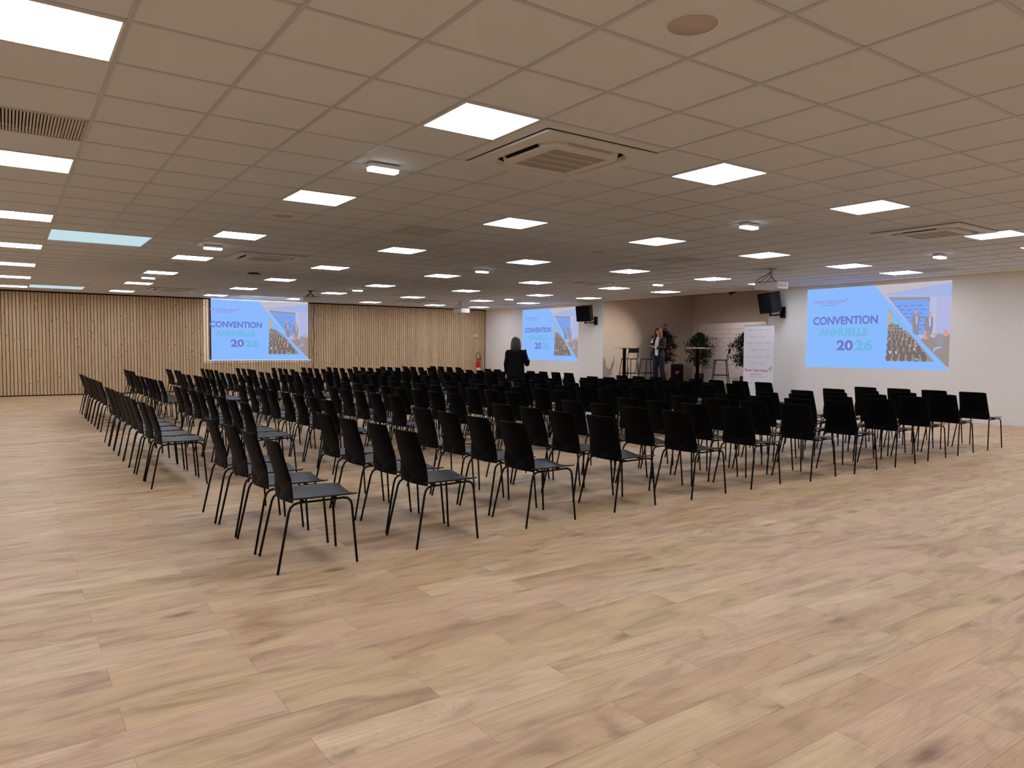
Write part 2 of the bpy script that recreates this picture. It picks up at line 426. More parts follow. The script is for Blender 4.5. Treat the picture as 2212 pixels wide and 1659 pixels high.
# ------------------------------------------------------------------ louvred vents, cassettes, speakers, emergency lights
VL = ['ribbed return air grille in the ceiling above the left edge of the room', 'dark square air grille in the ceiling past the nearest cassette unit',
      'dark square air grille in the ceiling above the middle of the chairs, right half', 'dark square air grille in the ceiling beside the right wall',
      'dark square air grille in the ceiling in front of the wooden wall screen', 'dark square air grille in the ceiling next to the central emergency light',
      'dark square air grille far back between the projectors', 'dark square air grille above the small wall projection', 'dark square air grille in the ceiling at the stage edge']
for (i, j), lab in zip(VENTS, VL):
    t = thing('air_grille', lab, 'air vent', (GX+(i+.5)*T, GY+(j+.5)*T, HC), 0, 'air grilles in the ceiling')
    a = T/2-.012
    MB().box(-a, a, -a, a, .05, .056).build('backing', M_dark, t)
    m = MB()
    for k in range(30):
        x = -a+.012+k*(2*a-.024)/29
        m.box(x-.0055, x+.0055, -a, a, .0, .03)
    m.build('louvre', M_grill2, t)
    MB().box(-a, a, -a, -a+.015, -.002, .03).box(-a, a, a-.015, a, -.002, .03).box(-a, -a+.012, -a, a, -.002, .03).box(a-.012, a, -a, a, -.002, .03).build('frame', M_sheet, t)

def rr(hx, hy, r, n=8):
    pts = []
    for (cx, cy, s0) in ((hx-r, hy-r, 0), (-hx+r, hy-r, PI/2), (-hx+r, -hy+r, PI), (hx-r, -hy+r, 1.5*PI)):
        for k in range(n+1):
            a = s0+k/n*PI/2; pts.append((cx+r*math.cos(a), cy+r*math.sin(a)))
    return pts
def ringband(m, A, B, za, zb):
    n = len(A); m.add([(x,y,za) for x,y in A]+[(x,y,zb) for x,y in B], [(i,(i+1)%n,n+(i+1)%n,n+i) for i in range(n)], True)
def make_cassette():
    t = thing('air_conditioner_cassette', '', 'air conditioner', (0,0,0), 0, 'ceiling cassette air conditioners')
    h = .525
    m = MB(); sq = rr(h, h, .02); a1 = rr(.40, .40, .17); a2 = rr(.375, .375, .155)
    ringband(m, sq, rr(h, h, .02), .0, -.016); ringband(m, rr(h, h, .02), rr(.415,.415,.18), -.016, -.020)
    ringband(m, rr(.415,.415,.18), a1, -.020, .012)
    m.build('outer_panel', M_acw, t)
    m = MB(); ringband(m, a1, a2, .012, .012); m.prism(a1, .012, .014); m.build('air_slot', M_dark, t)
    m = MB(); ringband(m, rr(.350,.350,.14), rr(.362,.362,.148), -.030, .012); ringband(m, rr(.350,.350,.14), rr(.27,.27,.02), -.030, -.034)
    m.prism(rr(.27,.27,.02), -.0335, -.030); m.build('inner_panel', M_acw, t)
    m = MB(); m.box(-.255, .255, -.255, .255, -.0345, -.034)
    m.build('intake_grille', M_acg, t)
    m = MB()
    for k in range(3): m.box(-.255, .255, -.13+k*.13-.004, -.13+k*.13+.004, -.0375, -.0345)
    m.build('grille_bar', M_acw, t)
    for k in range(4):
        mx = Matrix.Rotation(k*PI/2, 4, 'Z')
        MB().add([(-.20,.358,-.020),(.20,.358,-.020),(.21,.386,.004),(-.21,.386,.004),(-.20,.361,-.023),(.20,.361,-.023),(.21,.389,.001),(-.21,.389,.001)],
                 [(0,1,2,3),(7,6,5,4),(0,4,5,1),(2,6,7,3),(0,3,7,4),(1,5,6,2)], False, mx).build('air_flap', M_dark if k % 2 else M_sheet, t)
    return t
ac = make_cassette()
ACS = [((GX+5.11*T, GY+1.11*T), 'white square cassette air conditioner in the ceiling nearest the camera'), ((GX+15.11*T, GY+1.11*T), 'white cassette air conditioner in the ceiling towards the right wall'),
       ((GX+5.11*T, GY+14.11*T), 'white cassette air conditioner in the ceiling over the left chair rows'), ((GX+5.11*T, GY+28.11*T), 'white cassette air conditioner in the ceiling near the slatted wall, far left'),
       ((GX+17.11*T, GY+14.11*T), 'white cassette air conditioner in the ceiling in front of the stage'), ((GX+17.11*T, GY+28.11*T), 'white cassette air conditioner beside the far projector')]
for k, ((x, y), lab) in enumerate(ACS):
    if k == 0: ac.location = (x, y, HC-.002); ac['label'] = lab
    else: dup(ac, (x, y, HC-.002), 0, lab)

def make_round():
    t = thing('ceiling_speaker', '', 'speaker', (0,0,0), 0, 'round speakers set into the ceiling')
    MB().loft([(0,0,.004,.118,.118),(0,0,-.003,.118,.118)], 32).build('grille', M_spkg, t)
    m = MB()
    m.tube([(.118*math.cos(a), .118*math.sin(a), -.002) for a in [2*PI*k/32 for k in range(32)]], .004, 6, closed=True); m.build('rim', M_frame, t)
    return t
cs = make_round()
CSP = [((2.62, 2.31), 'round grey ceiling speaker at the top of the view, nearest one'), ((2.61, 8.29), 'round ceiling speaker beyond the nearest emergency light'),
       ((2.60, 14.2), 'round ceiling speaker between the left lights near the second emergency light'), ((2.57, 20.3), 'round ceiling speaker far left near the slatted wall'),
       ((7.5, 8.4), 'round ceiling speaker over the middle of the chairs'), ((7.5, 14.45), 'round ceiling speaker over the chairs before the wooden wall'),
       ((12.04, 8.2), 'round ceiling speaker just behind the projector facing the large wall slide'), ((12.0, 14.2), 'round ceiling speaker in front of the stage alcove')]
for k, ((x, y), lab) in enumerate(CSP):
    if k == 0: cs.location = (x, y, HC+.004); cs['label'] = lab
    else: dup(cs, (x, y, HC+.004), 0, lab)

def make_em():
    t = thing('emergency_light', '', 'emergency light', (0,0,0), 0, 'small emergency lights under the ceiling')
    MB().rbox(-.13, .13, -.055, .055, -.028, .0, .012).build('housing', M_frame, t)
    MB().rbox(-.122, .122, -.048, .048, -.052, -.028, .012).build('lamp_cover', M_emled, t)
    m = MB()
    for s in (-1, 1): m.tube([(s*.125,-.05,-.03),(s*.125,-.02,-.008),(s*.125,.05,-.006)], .004, 6)
    m.build('bracket', M_chrome, t)
    return t
em = make_em()
EMS = [((2.55, 5.49), 'small bright emergency light nearest the camera'), ((2.53, 11.3), 'small emergency light beside the left cassette air conditioner'),
       ((2.5, 17.0), 'small emergency light on the far left of the ceiling'), ((7.21, 5.44), 'small emergency light in the right half before the front projector'),
       ((7.4, 11.57), 'small emergency light over the middle of the room'), ((7.33, 17.3), 'small emergency light behind the projector facing the wooden wall'),
       ((11.82, 5.4), 'small emergency light nearest the right wall'), ((12.0, 11.45), 'small emergency light in front of the stage'),
       ((12.14, 17.5), 'small emergency light above the smaller wall projection')]
for k, ((x, y), lab) in enumerate(EMS):
    if k == 0: em.location = (x, y, HC-.008); em['label'] = lab
    else: dup(em, (x, y, HC-.008), 0, lab)
# network dome
t = thing('access_point', 'round white network dome hanging from the ceiling on a dark ring', 'access point', (4.13, 15.0, HC-.002))
MB().loft([(0,0,-.03,.13,.13),(0,0,.0,.10,.10)], 24).build('mount', M_cable, t)
MB().loft([(0,0,-.065,.07,.07),(0,0,-.055,.125,.125),(0,0,-.03,.14,.14)], 24).build('cover', mat('dome_grey', (.62,.62,.62), .5), t)

# ------------------------------------------------------------------ projectors
def projector(x, y, rz, lab, drop=.30, black=False):
    t = thing('ceiling_projector', lab, 'projector', (x, y, HC-.002), rz, 'projectors hanging from the ceiling')
    b = -drop
    MB().rbox(-.16, .17, -.25, .25, b-.12, b, .03).build('body', M_projw, t)
    m = MB(); m.rbox(-.14, .15, -.23, .23, b, b+.012, .02); m.build('top_cover', M_cable, t)
    m = MB()
    for k in range(3): m.box(.171, .175, -.23+k*.155, -.10+k*.155, b-.095, b-.02)
    for k in range(3): m.box(-.13+k*.09, -.06+k*.09, -.2545, -.2505, b-.095, b-.02)
    m.build('vent', M_pj2, t)
    MB().loft([(0,0,0,.035,.035),(0,0,.03,.03,.03)], 16, True, Matrix.Translation((.165,.0,b-.06)) @ Matrix.Rotation(PI/2, 4, 'Y')).build('lens', M_cable, t)
    m = MB(); m.cyl(0, 0, b+.09, 0, .02, 12); m.build('pole', M_cable if black else M_chrome, t)
    m = MB(); m.loft([(0,0,-.012,.07,.07),(0,0,0,.07,.07)], 20); m.build('ceiling_plate', M_cable if black else M_frame, t)
    m = MB()
    for s in (-1, 1):
        m.tube([(0,s*.02,b+.10),(.02,s*.05,b+.05),(.05,s*.10,b+.014)], .008, 6); m.tube([(0,s*.02,b+.10),(-.02,s*.05,b+.05),(-.06,s*.10,b+.014)], .008, 6)
    m.build('bracket', M_cable if black else M_chrome, t)
    m = MB()
    m.tube([(-.02,.01,-.05),(-.06,.10,-.11),(-.12,.20,-.17),(-.15,.24,b-.0),(-.165,.22,b-.05)], .006, 6)
    m.tube([(-.02,.01,-.06),(-.05,.06,-.13),(-.09,.13,-.2),(-.14,.17,b+.01)], .005, 6)
    m.build('cable', M_cable, t)
    return t
projector(11.62, 8.25, 0, 'white projector under the ceiling facing the large slide on the right wall', .24)
projector(11.85, 19.75, 0, 'white projector under the ceiling facing the smaller slide beside the stage', .24)
projector(6.62, 18.75, PI/2, 'white projector on a black mount facing the screen on the wooden wall', .16, True)

# ------------------------------------------------------------------ projected slides
SC = dict(bg=srgb(138,185,254), edge=srgb(170,205,255), purple=srgb(110,122,192), teal=srgb(112,184,222), red=srgb(176,120,190), navy=srgb(98,124,190),
          beige=srgb(196,188,196), ceilc=srgb(164,180,228), grey=srgb(152,150,165), panel=srgb(126,166,240), man=srgb(146,142,156), skin=srgb(196,158,160),
          shirt=srgb(190,200,240), col=srgb(186,190,222), brown=srgb(156,144,140), dark=srgb(122,110,108), orange=srgb(212,160,146), cyan=srgb(130,190,240),
          ochre=srgb(196,174,140), lilac=srgb(178,182,226), white=srgb(215,222,250))
SM = {k: emis('slide_'+k, v) for k, v in SC.items()}  # self-glowing slide colours stand in for the light the projectors throw
def slide(t, W=3.12, H=1.755, base='projected_slide', cut=None):
    """children of t: x right, y up, z towards the room; origin at the top left corner"""
    P2 = lambda u, v: (u*W, -v*H)
    def flat(name, key, polys, z, parent=t):
        m = MB()
        for pg in polys: m.prism([P2(u, v) for u, v in pg][::-1], z, z+.0008)
        return m.build(name, SM[key], parent)
    c0 = cut or 0.0
    flat('background', 'bg', [[(c0,0),(.504,0),(1,1),(c0,1)]], 0)
    ph = flat('stage_photo', 'beige', [[(.504,0),(1,0),(1,1)]], 0)
    flat('photo_ceiling', 'ceilc', [[(.572,.112),(.80,.065),(1,.022),(1,.17),(.588,.125)]], .001, ph)
    flat('photo_ceiling', 'lilac', [[(.588,.128),(1,.172),(1,.185),(.60,.15)]], .0018, ph)
    flat('photo_wall', 'grey', [[(.60,.15),(.87,.17),(.87,.24),(.64,.235)]], .001, ph)
    flat('photo_backdrop', 'panel', [[(.622,.205),(.635,.19),(.855,.205),(.868,.22),(.868,.60),(.805,.60)]], .002, ph)
    flat('photo_column', 'col', [[(.870,.17),(.905,.17),(.905,.60),(.870,.60)]], .001, ph)
    flat('photo_curtain', 'lilac', [[(.912,.175),(.994,.18),(.994,.60),(.912,.60)]], .001, ph)
    m = MB()
    for r in range(7):
        for k in range(5):
            u = .66+k*.045+(.02 if r % 2 else 0); v = .26+r*.045
            if u+.03 < .86 and v < (u-.504)/.496*.98: m.prism([P2(u,v),P2(u,v+.008),P2(u+.03,v+.008),P2(u+.03,v)], .003, .0035)
    m.build('backdrop_print', SM['navy'], ph)
    def blob(u, v, ru, rv, n=10): return [(u+ru*math.cos(2*PI*k/n), v+rv*math.sin(2*PI*k/n)) for k in range(n)]
    flat('photo_man', 'man', [[(.762,.385),(.775,.370),(.795,.370),(.812,.385),(.822,.41),(.806,.44),(.808,.60),(.800,.605),(.785,.60),(.768,.60-.03),(.766,.47),(.757,.43)]], .004, ph)
    flat('photo_man', 'man', [[(.842,.405),(.860,.392),(.882,.392),(.893,.41),(.895,.50),(.888,.60),(.85,.60),(.84,.50)]], .004, ph)
    flat('photo_face', 'skin', [blob(.783,.335,.011,.028), blob(.872,.358,.011,.028), blob(.794,.40,.008,.014)], .005, ph)
    flat('photo_shirt', 'shirt', [[(.784,.385),(.796,.385),(.796,.47),(.79,.485)]], .005, ph)
    flat('photo_shirt', 'shirt', [[(.868,.40),(.880,.40),(.880,.50),(.872,.515)]], .005, ph)
    flat('photo_audience', 'brown', [[(.82,.66),(.86,.60),(.90,.64),(.94,.60),(.998,.60),(.998,.97),(.985,.96)]], .006, ph)
    flat('photo_head', 'grey', [blob(.935,.66,.028,.075), blob(.865,.60,.018,.05)], .007, ph)
    flat('photo_head', 'orange', [blob(.905,.595,.008,.02), blob(.975,.585,.016,.04), blob(.848,.58,.009,.03), blob(.85,.635,.016,.022)], .008, ph)
    flat('photo_shoulder', 'lilac', [[(.905,.755),(.93,.735),(.96,.74),(.95,.75),(.92,.765),(.90,.80)]], .008, ph)
    inn = flat('audience_photo', 'brown', [[(.604,.288),(.909,.905),(.604,.905)]], .002)
    flat('inset_wall', 'ochre', [[(.6045,.30),(.632,.352),(.628,.44),(.61,.50),(.6045,.50)]], .003, inn)
    flat('inset_wall', 'cyan', [[(.632,.352),(.745,.575),(.70,.54),(.65,.47),(.625,.45)]], .003, inn)
    rnd = random.Random(3); groups = {'dark': [], 'orange': [], 'cyan': [], 'beige': [], 'white': []}
    for r in range(11):
        v = .49+r*.038
        umax = .604+(v-.288)/.617*.305-.018
        u = .612+(.008 if r % 2 else 0); s = .006+.0012*r
        while u < umax:
            groups['dark'].append(blob(u, v, s, s*2.3, 8))
            q = rnd.random()
            if q < .16: groups['orange'].append(blob(u+s*.3, v+s*.6, s*.6, s*1.3, 7))
            elif q < .28: groups['cyan'].append([(u-s,v+s*2.4),(u+s*.4,v+s*2.2),(u+s*1.2,v+s*3.4),(u+s*.6,v+s*3.6)])
            elif q < .42: groups['white'].append([(u+s*.5,v-s*.6),(u+s*1.1,v+s*.4),(u+s*1.0,v+s*2.2),(u+s*.6,v+s*1.4)])
            u += s*2.6
    for kk, (key, g) in enumerate(groups.items()):
        if g:
            ob = flat('audience_head', key, g, .004+.001*kk, inn); ob['kind'] = 'stuff'
    m = MB()
    add_text(m, 'CONVENTION', .0515*W, .5345*W, -.455*H, .098*H, .003, .032); m.build('title_text', SM['purple'], t)
    m = MB(); add_text(m, 'ANNUELLE', .102*W, .466*W, -.601*H, .097*H, .003, .032); m.build('subtitle_text', SM['teal'], t)
    m = MB(); add_text(m, '20', .240*W, .362*W, -.778*H, .122*H, .003, .034); m.build('year_text', SM['purple'], t)
    m = MB(); add_text(m, '26', .374*W, .505*W, -.778*H, .122*H, .003, .034); m.build('year_text', SM['teal'], t)
    m = MB(); m.prism([P2(*q) for q in blob(.3315, .725, .008, .024)], .0038, .0042); m.build('leaf_mark', SM['edge'], t)
    m = MB(); add_text(m, 'Flandre Opale Habitat', .056*W, .300*W, -.181*H, .036*H, .003, .006); m.build('company_text', SM['red'], t)
    m = MB(); add_text(m, 'Groupe ActionLogement', .12*W, .242*W, -.219*H, .014*H, .003, .006)
    m.prism([P2(.10,.190),P2(.10,.1925),P2(.262,.1925),P2(.262,.190)], .003, .0035); m.build('company_line', SM['navy'], t)
    m = MB(); logo_mark(m, .314*W, -.15*H, .022*W, .003); m.build('logo_mark', SM['red'], t)
    m = MB(); e = .003
    if not cut: m.prism([P2(0,0),P2(0,1),P2(.0018,1),P2(.0018,0)], .0025, .0028)
    m.prism([P2(c0,0),P2(c0,.003),P2(.504,.003),P2(.504,0)], .0025, .0028); m.prism([P2(c0,.997),P2(c0,1),P2(1,1),P2(1,.997)], .0025, .0028)
    m.build('edge_line', SM['edge'], t)
def logo_mark(m, x, y, s, z):
    """a small spiral with a tail, the mark beside the company name"""
    for a0, a1, r, cx in ((.2, 5.2, .34, 0), (2.4, 7.4, .20, .04)):
        n = 10; pts = []
        for k in range(n+1):
            a = a0+(a1-a0)*k/n; pts.append((x+(cx+r*math.cos(a))*s, y+(.05+r*math.sin(a))*s))
        q = []
        wd = .045*s
        for k in range(n):
            (xa, ya), (xb, yb) = pts[k], pts[k+1]; L = math.hypot(xb-xa, yb-ya) or 1; nx, ny = -(yb-ya)/L*wd, (xb-xa)/L*wd
            m.add([(xa-nx,ya-ny,z),(xb-nx,yb-ny,z),(xb+nx,yb+ny,z),(xa+nx,ya+ny,z)], [(0,1,2,3)])
    m.add([(x+.1*s,y+.38*s,z),(x+.42*s,y+.52*s,z),(x+.40*s,y+.60*s,z),(x+.05*s,y+.46*s,z)], [(0,1,2,3)])

RX = Matrix(((0,0,-1),(-1,0,0),(0,1,0)))   # slide axes on the right wall: right=-Y, up=Z, out=-X
RW = Matrix(((1,0,0),(0,0,-1),(0,1,0)))    # on the slatted wall: right=X, up=Z, out=-Y
def place(o, R, loc): o.rotation_euler = R.to_euler(); o.location = loc
t = thing('projected_slide', 'large blue slide reading CONVENTION ANNUELLE 2026 projected on the right wall', 'projected image', (0,0,0), 0, 'projected convention slides')
place(t, RX, (XW-.004, 9.84, EYE+1.40)); slide(t, 3.12, 1.775)
t = thing('projected_slide', 'blue CONVENTION ANNUELLE slide on the white wall between the woman in black and the stage', 'projected image', (0,0,0), 0, 'projected convention slides')
place(t, RX, (XW-.004, 21.12, EYE+1.385)); slide(t, 3.10, 1.775)
t = thing('projection_screen', 'white roll down screen on the wooden wall showing the blue convention slide', 'projection screen', (0,0,0))
SY = YW-.10
place(t, RW, (4.97, SY, EYE+1.46))
MB().box(.20, 3.245, -1.855, .03, -.006, -.002).build('fabric', mat('screen_fabric', (.72,.73,.75), .8), t)
MB().box(.165, .200, -1.855, .03, -.006, -.0005).box(3.245, 3.262, -1.855, .03, -.006, -.0005).build('black_border', M_blk, t)
MB().rbox(.10, 3.34, -1.885, -1.857, -.018, .010, .008, 'x').build('bottom_bar', emis('bar_lit', srgb(205,222,252), .9), t)  # projector light on the bar is put in as the bar's own glow
slide(t, 3.245, 1.855, cut=.0617)

# ------------------------------------------------------------------ chairs
def chair_proto():
    t = thing('conference_chair', '', 'chair', (0,0,0), 0)
    # backrest shell: rear surface and front surface
    ny = 12
    def hvf(yy): return .462+.100*abs(yy)                    # chevron crease
    def panel(q, yy): return .022+.286*(.80-q)-.034*(1-yy*yy)
    def bx(h, yy):
        hv = hvf(yy)
        if h >= hv: return panel(h, yy)
        f = (hv-h)/(hv-.420)
        return panel(hv, yy)*(1-f)+(.097-.030*(1-yy*yy))*f
    def hw(h):
        if h < .46: return .196+.008*(h-.42)/.04
        if h < .56: return .204-.017*((h-.46)/.10)
        return .187-.013*((h-.56)/.24)
    m = MB(); off = .009
    def zone(rows_of, smooth, cap_top, cap_bot):
        vs = []; nr_ = len(rows_of(0))
        for side in (0, 1):
            for i in range(nr_):
                for k in range(ny+1):
                    yy = -1+2*k/ny; h = rows_of(yy)[i]
                    if h > .797: h -= .006*abs(yy)**6
                    vs.append((bx(h, yy)+side*off, yy*hw(h), h))
        q = lambda s_, i, k: s_*nr_*(ny+1)+i*(ny+1)+k; fs = []
        for i in range(nr_-1):
            for k in range(ny):
                fs.append((q(0,i,k+1),q(0,i,k),q(0,i+1,k),q(0,i+1,k+1))); fs.append((q(1,i,k),q(1,i,k+1),q(1,i+1,k+1),q(1,i+1,k)))
            fs.append((q(0,i,0),q(1,i,0),q(1,i+1,0),q(0,i+1,0))); fs.append((q(1,i,ny),q(0,i,ny),q(0,i+1,ny),q(1,i+1,ny)))
        for k in range(ny):
            if cap_top: fs.append((q(0,nr_-1,k+1),q(0,nr_-1,k),q(1,nr_-1,k),q(1,nr_-1,k+1)))
            if cap_bot: fs.append((q(0,0,k),q(0,0,k+1),q(1,0,k+1),q(1,0,k)))
        m.add(vs, fs, smooth)
    zone(lambda yy: [.420, .420+.35*(hvf(yy)-.42), .420+.7*(hvf(yy)-.42), hvf(yy)], False, False, True)
    zone(lambda yy: [hvf(yy)+(.80-hvf(yy))*f for f in (0,.15,.3,.45,.6,.75,.88,.96,1)], True, True, False)
    m.build('backrest', M_plastic, t)
    # seat shell
    xs = [.088,.13,.20,.28,.36,.42,.47,.505,.53]
    def sz(x, yy):
        u = (x-.088)/.442
        z = .443+.004*yy*yy
        z -= .010*(1-yy*yy)*(1-abs(u-.4))
        z -= max(0, u-.72)**1.5*.16*(1-.85*abs(yy)**1.5)
        return z
    def sw(x):
        u = (x-.088)/.442
        return .203+.010*math.sin(u*PI)-(.020*max(0,(u-.85)/.15)**2)
    m = MB(); vs = []; nx = len(xs)
    for side in (0, 1):
        for x in xs:
            for k in range(ny+1):
                yy = -1+2*k/ny; vs.append((x-(.012*yy*yy if x > .5 else 0), yy*sw(x), sz(x, yy)-side*.009))
    q = lambda s, i, k: s*nx*(ny+1)+i*(ny+1)+k; fs = []
    for i in range(nx-1):
        for k in range(ny):
            fs.append((q(0,i,k),q(0,i+1,k),q(0,i+1,k+1),q(0,i,k+1))); fs.append((q(1,i,k+1),q(1,i+1,k+1),q(1,i+1,k),q(1,i,k)))
    for i in range(nx-1):
        fs.append((q(0,i,0),q(1,i,0),q(1,i+1,0),q(0,i+1,0))); fs.append((q(0,i,ny),q(0,i+1,ny),q(1,i+1,ny),q(1,i,ny)))
    for k in range(ny):
        fs.append((q(0,0,k),q(0,0,k+1),q(1,0,k+1),q(1,0,k))); fs.append((q(0,nx-1,k+1),q(0,nx-1,k),q(1,nx-1,k),q(1,nx-1,k+1)))
    m.add(vs, fs, True); m.build('seat', M_seat, t)
    for s in (-1, 1):
        MB().tube([(0,s*.232,.0),(.075,s*.205,.36),(.088,s*.200,.392),(.110,s*.196,.410),(.140,s*.192,.416)], .0082, 8).build('leg', M_steel, t)
        MB().tube([(.506,s*.210,.0),(.478,s*.196,.37),(.470,s*.192,.398),(.452,s*.189,.414),(.425,s*.186,.419)], .0082, 8).build('leg', M_steel, t)
    m = MB()
    for s in (-1, 1): m.tube([(.135,s*.192,.416),(.28,s*.189,.4165),(.430,s*.186,.419)], .0075, 8)
    m.tube([(.18,-.19,.416),(.18,.19,.416)], .007, 6); m.tube([(.38,-.187,.417),(.38,.187,.417)], .007, 6)
    m.build('seat_frame', M_steel, t)
    return t
AXR = [1.32,2.255,3.213,4.156,5.10,5.964,6.857,7.698,8.54,9.37,10.18,11.13]
AYC = [4.545,4.57,4.62,4.65,4.64,4.64,4.57,4.57,4.55,4.57,4.575,4.60]
BXR = [1.11,1.98,2.87,3.82,4.62,5.45,6.25,7.12,7.88,8.70,9.50,10.12,11.08]
BYC = [7.84,7.72,7.68,8.0,7.9,7.82,7.76,7.82,7.96,8.02,7.93,7.89,8.0]
CXR = [1.20,2.09,3.05,3.95,4.80,5.6,6.4,7.2,7.95,8.75,9.55,10.15,11.1]
CYC = [13.38,13.40,13.42,13.45,13.45,13.45,13.4,13.42,13.45,13.45,13.45,13.45,13.49]
DXR = [2.36,3.34,4.2,5.13,6.08,6.95,7.70,8.54,9.40,10.18,11.13]
DYC = [18.55,18.65,18.72,18.82,18.78,18.82,18.85,18.83,18.80,18.83,18.77]
CH = []
rn = random.Random(11)
for r in range(12):
    for k in range(4): CH.append((AXR[r], AYC[r]+.517*k, 'A', r, k, 12))
for blk, XR, YC, sp, lenk in (('B', BXR, BYC, .52, 8), ('C', CXR, CYC, .515, 8)):
    for r in range(13):
        for k in range(lenk): CH.append((XR[r], YC[r]+sp*k, blk, r, k, 13))
for r in range(11):
    for k in range(4): CH.append((DXR[r], DYC[r]+.53*k, 'D', r, k, 11))
BLK = {'A': 'block nearest the camera', 'B': 'block behind the near aisle', 'C': 'block past the standing woman', 'D': 'block along slatted wall'}
cp = chair_proto()
for n, (x, y, blk, r, k, nr) in enumerate(CH):
    jx, jy, ja = rn.uniform(-.02, .02), rn.uniform(-.008, .008), rn.uniform(-.022, .022)
    if blk == 'A' and k == 0: jx = jy = 0; ja = rn.uniform(-.012, .006)
    if n == 0: ja = -.05
    lab = f'black chair, {ORD[k]} from the near end, {ORD[r]} row from back, {BLK[blk]}'
    g = {'A': 'black chairs in the block nearest the camera', 'B': 'black chairs in the second block', 'C': 'black chairs in the third block', 'D': 'black chairs beside the slatted wall'}[blk]
    if n == 0: cp.location = (x+jx, y+jy, 0); cp['label'] = lab; cp['group'] = g; cp.rotation_euler = (0,0,ja)
    else: dup(cp, (x+jx, y+jy, 0), ja, lab, g)

#PART2
# ------------------------------------------------------------------ wall speakers and things fixed to the walls
def wall_speaker(x, y, z, rz, lab, py, tilt=-.18):
    t = thing('wall_speaker', lab, 'speaker', (x, y, z), 0, 'black speakers on wall arms')
    mx = Matrix.Rotation(rz, 4, 'Z') @ Matrix.Rotation(tilt, 4, 'Y')   # front looks along -x
    m = MB()
    m.add([(-.17,-.25,-.24),(-.17,.25,-.24),(.15,.17,-.24),(.15,-.17,-.24),(-.17,-.25,.24),(-.17,.25,.24),(.15,.17,.24),(.15,-.17,.24)],
          [(3,2,1,0),(4,5,6,7),(0,1,5,4),(1,2,6,5),(2,3,7,6),(3,0,4,7)], False, mx)
    m.build('cabinet', mat('speaker_black_'+lab[:5], (.012,.012,.013), .5, spec=.3), t)
    m = MB(); n = 8; vs = []
    for i in range(n+1):
        a = -1+2*i/n
        for zz in (-.235, .235): vs.append((-.172-.035*(1-a*a), a*.245, zz))
    m.add(vs, [(2*i,2*i+1,2*i+3,2*i+2) for i in range(n)]+[tuple(2*i for i in range(n+1)), tuple(2*i+1 for i in range(n, -1, -1))], False, mx)
    m.build('front_grille', mat('grille_black', (.004,.004,.004), .8, spec=.1), t)
    MB().box(.02, .11, .2105, .2145, -.07, .03, mx).build('handle_recess', M_dark, t)
    MB().box(-.176-.03, -.172-.03, -.03, .03, -.21, -.195, mx).build('badge', M_pj2, t)
    m = MB()
    dx, dy = XW-x, py-y
    m.tube([(-.02,0,-.30),(dx*.4,dy*.4,-.30),(dx-.05,dy,-.27)], .018, 8); m.cyl(-.02, 0, -.33, -.22, .022, 10)
    m.build('arm', M_steel, t)
    MB().rbox(dx-.07, dx-.004, dy-.06, dy+.06, -.36, -.10, .01).build('wall_plate', M_steel, t)
    return t
wall_speaker(14.87, 10.55, EYE+1.135, -.35, 'black loudspeaker on a wall arm between the banner and the large slide', 10.46)
wall_speaker(14.87, 17.23, EYE+1.125, .35, 'black loudspeaker on a wall arm beside the smaller slide', 17.15)

# fire extinguisher and its sign on the slatted wall
t = thing('fire_extinguisher', 'red fire extinguisher hanging at the right end of the slatted wall', 'fire extinguisher', (14.86, YW-.135, .42))
M_red = mat('extinguisher_red', srgb(190, 14, 16)[:3], .3)
MB().loft([(0,0,0,.07,.07),(0,0,.01,.085,.085),(0,0,.40,.085,.085),(0,0,.45,.07,.07),(0,0,.485,.03,.03),(0,0,.51,.025,.025)], 20).build('cylinder', M_red, t)
MB().loft([(0,0,.10,.087,.087),(0,0,.22,.087,.087)], 20, False).build('label_band', mat('label_cream', (.7,.62,.55), .6), t)
m = MB(); m.tube([(-.03,0,.51),(0,0,.56),(.06,-.01,.575),(.13,-.02,.585)], .011, 8); m.tube([(-.03,0,.51),(.04,-.01,.535),(.10,-.02,.53)], .009, 8); m.build('handle', M_cable, t)
m = MB(); m.tube([(.07,0,.42),(.085,0,.53),(.09,0,.66),(.06,0,.76),(0,0,.80),(-.07,0,.77),(-.10,0,.68),(-.085,0,.58),(-.04,0,.50)], .010, 8); m.build('hose', M_cable, t)
m = MB(); m.box(-.03, .03, .08, .102, .36, .40); m.build('wall_hook', M_steel, t)
t = thing('extinguisher_sign', 'small white and red extinguisher sign on the slats above the extinguisher', 'sign', (14.79, YW-.036, EYE+.45))
MB().box(-.075, .075, -.003, 0, -.09, .09).build('plate', mat('sign_white', (.75,.7,.72), .5), t)
m = MB(); m.box(-.012, .012, -.005, -.003, -.02, .07); m.box(-.03,.03,-.005,-.003,-.015,.0); m.build('pictogram', M_red, t)
m = MB(); m.box(-.06, .06, -.005, -.003, -.075, -.03); m.build('text_block', mat('sign_purple', (.14,.03,.08), .5), t)
# cable down the slatted wall
m = MB(); pts = []
for k in range(25):
    z = HC-.02-k*(HC-.5)/24; pts.append((8.42+.03*math.sin(k*.7)-(.10*(k-18)/6 if k > 18 else 0), YW-.05-.012*math.sin(k), z))
m.tube(pts, .008, 6); tag(m.build('hanging_cable', M_cable), 'thin black cable hanging down the slats beside the projection screen', 'cable')

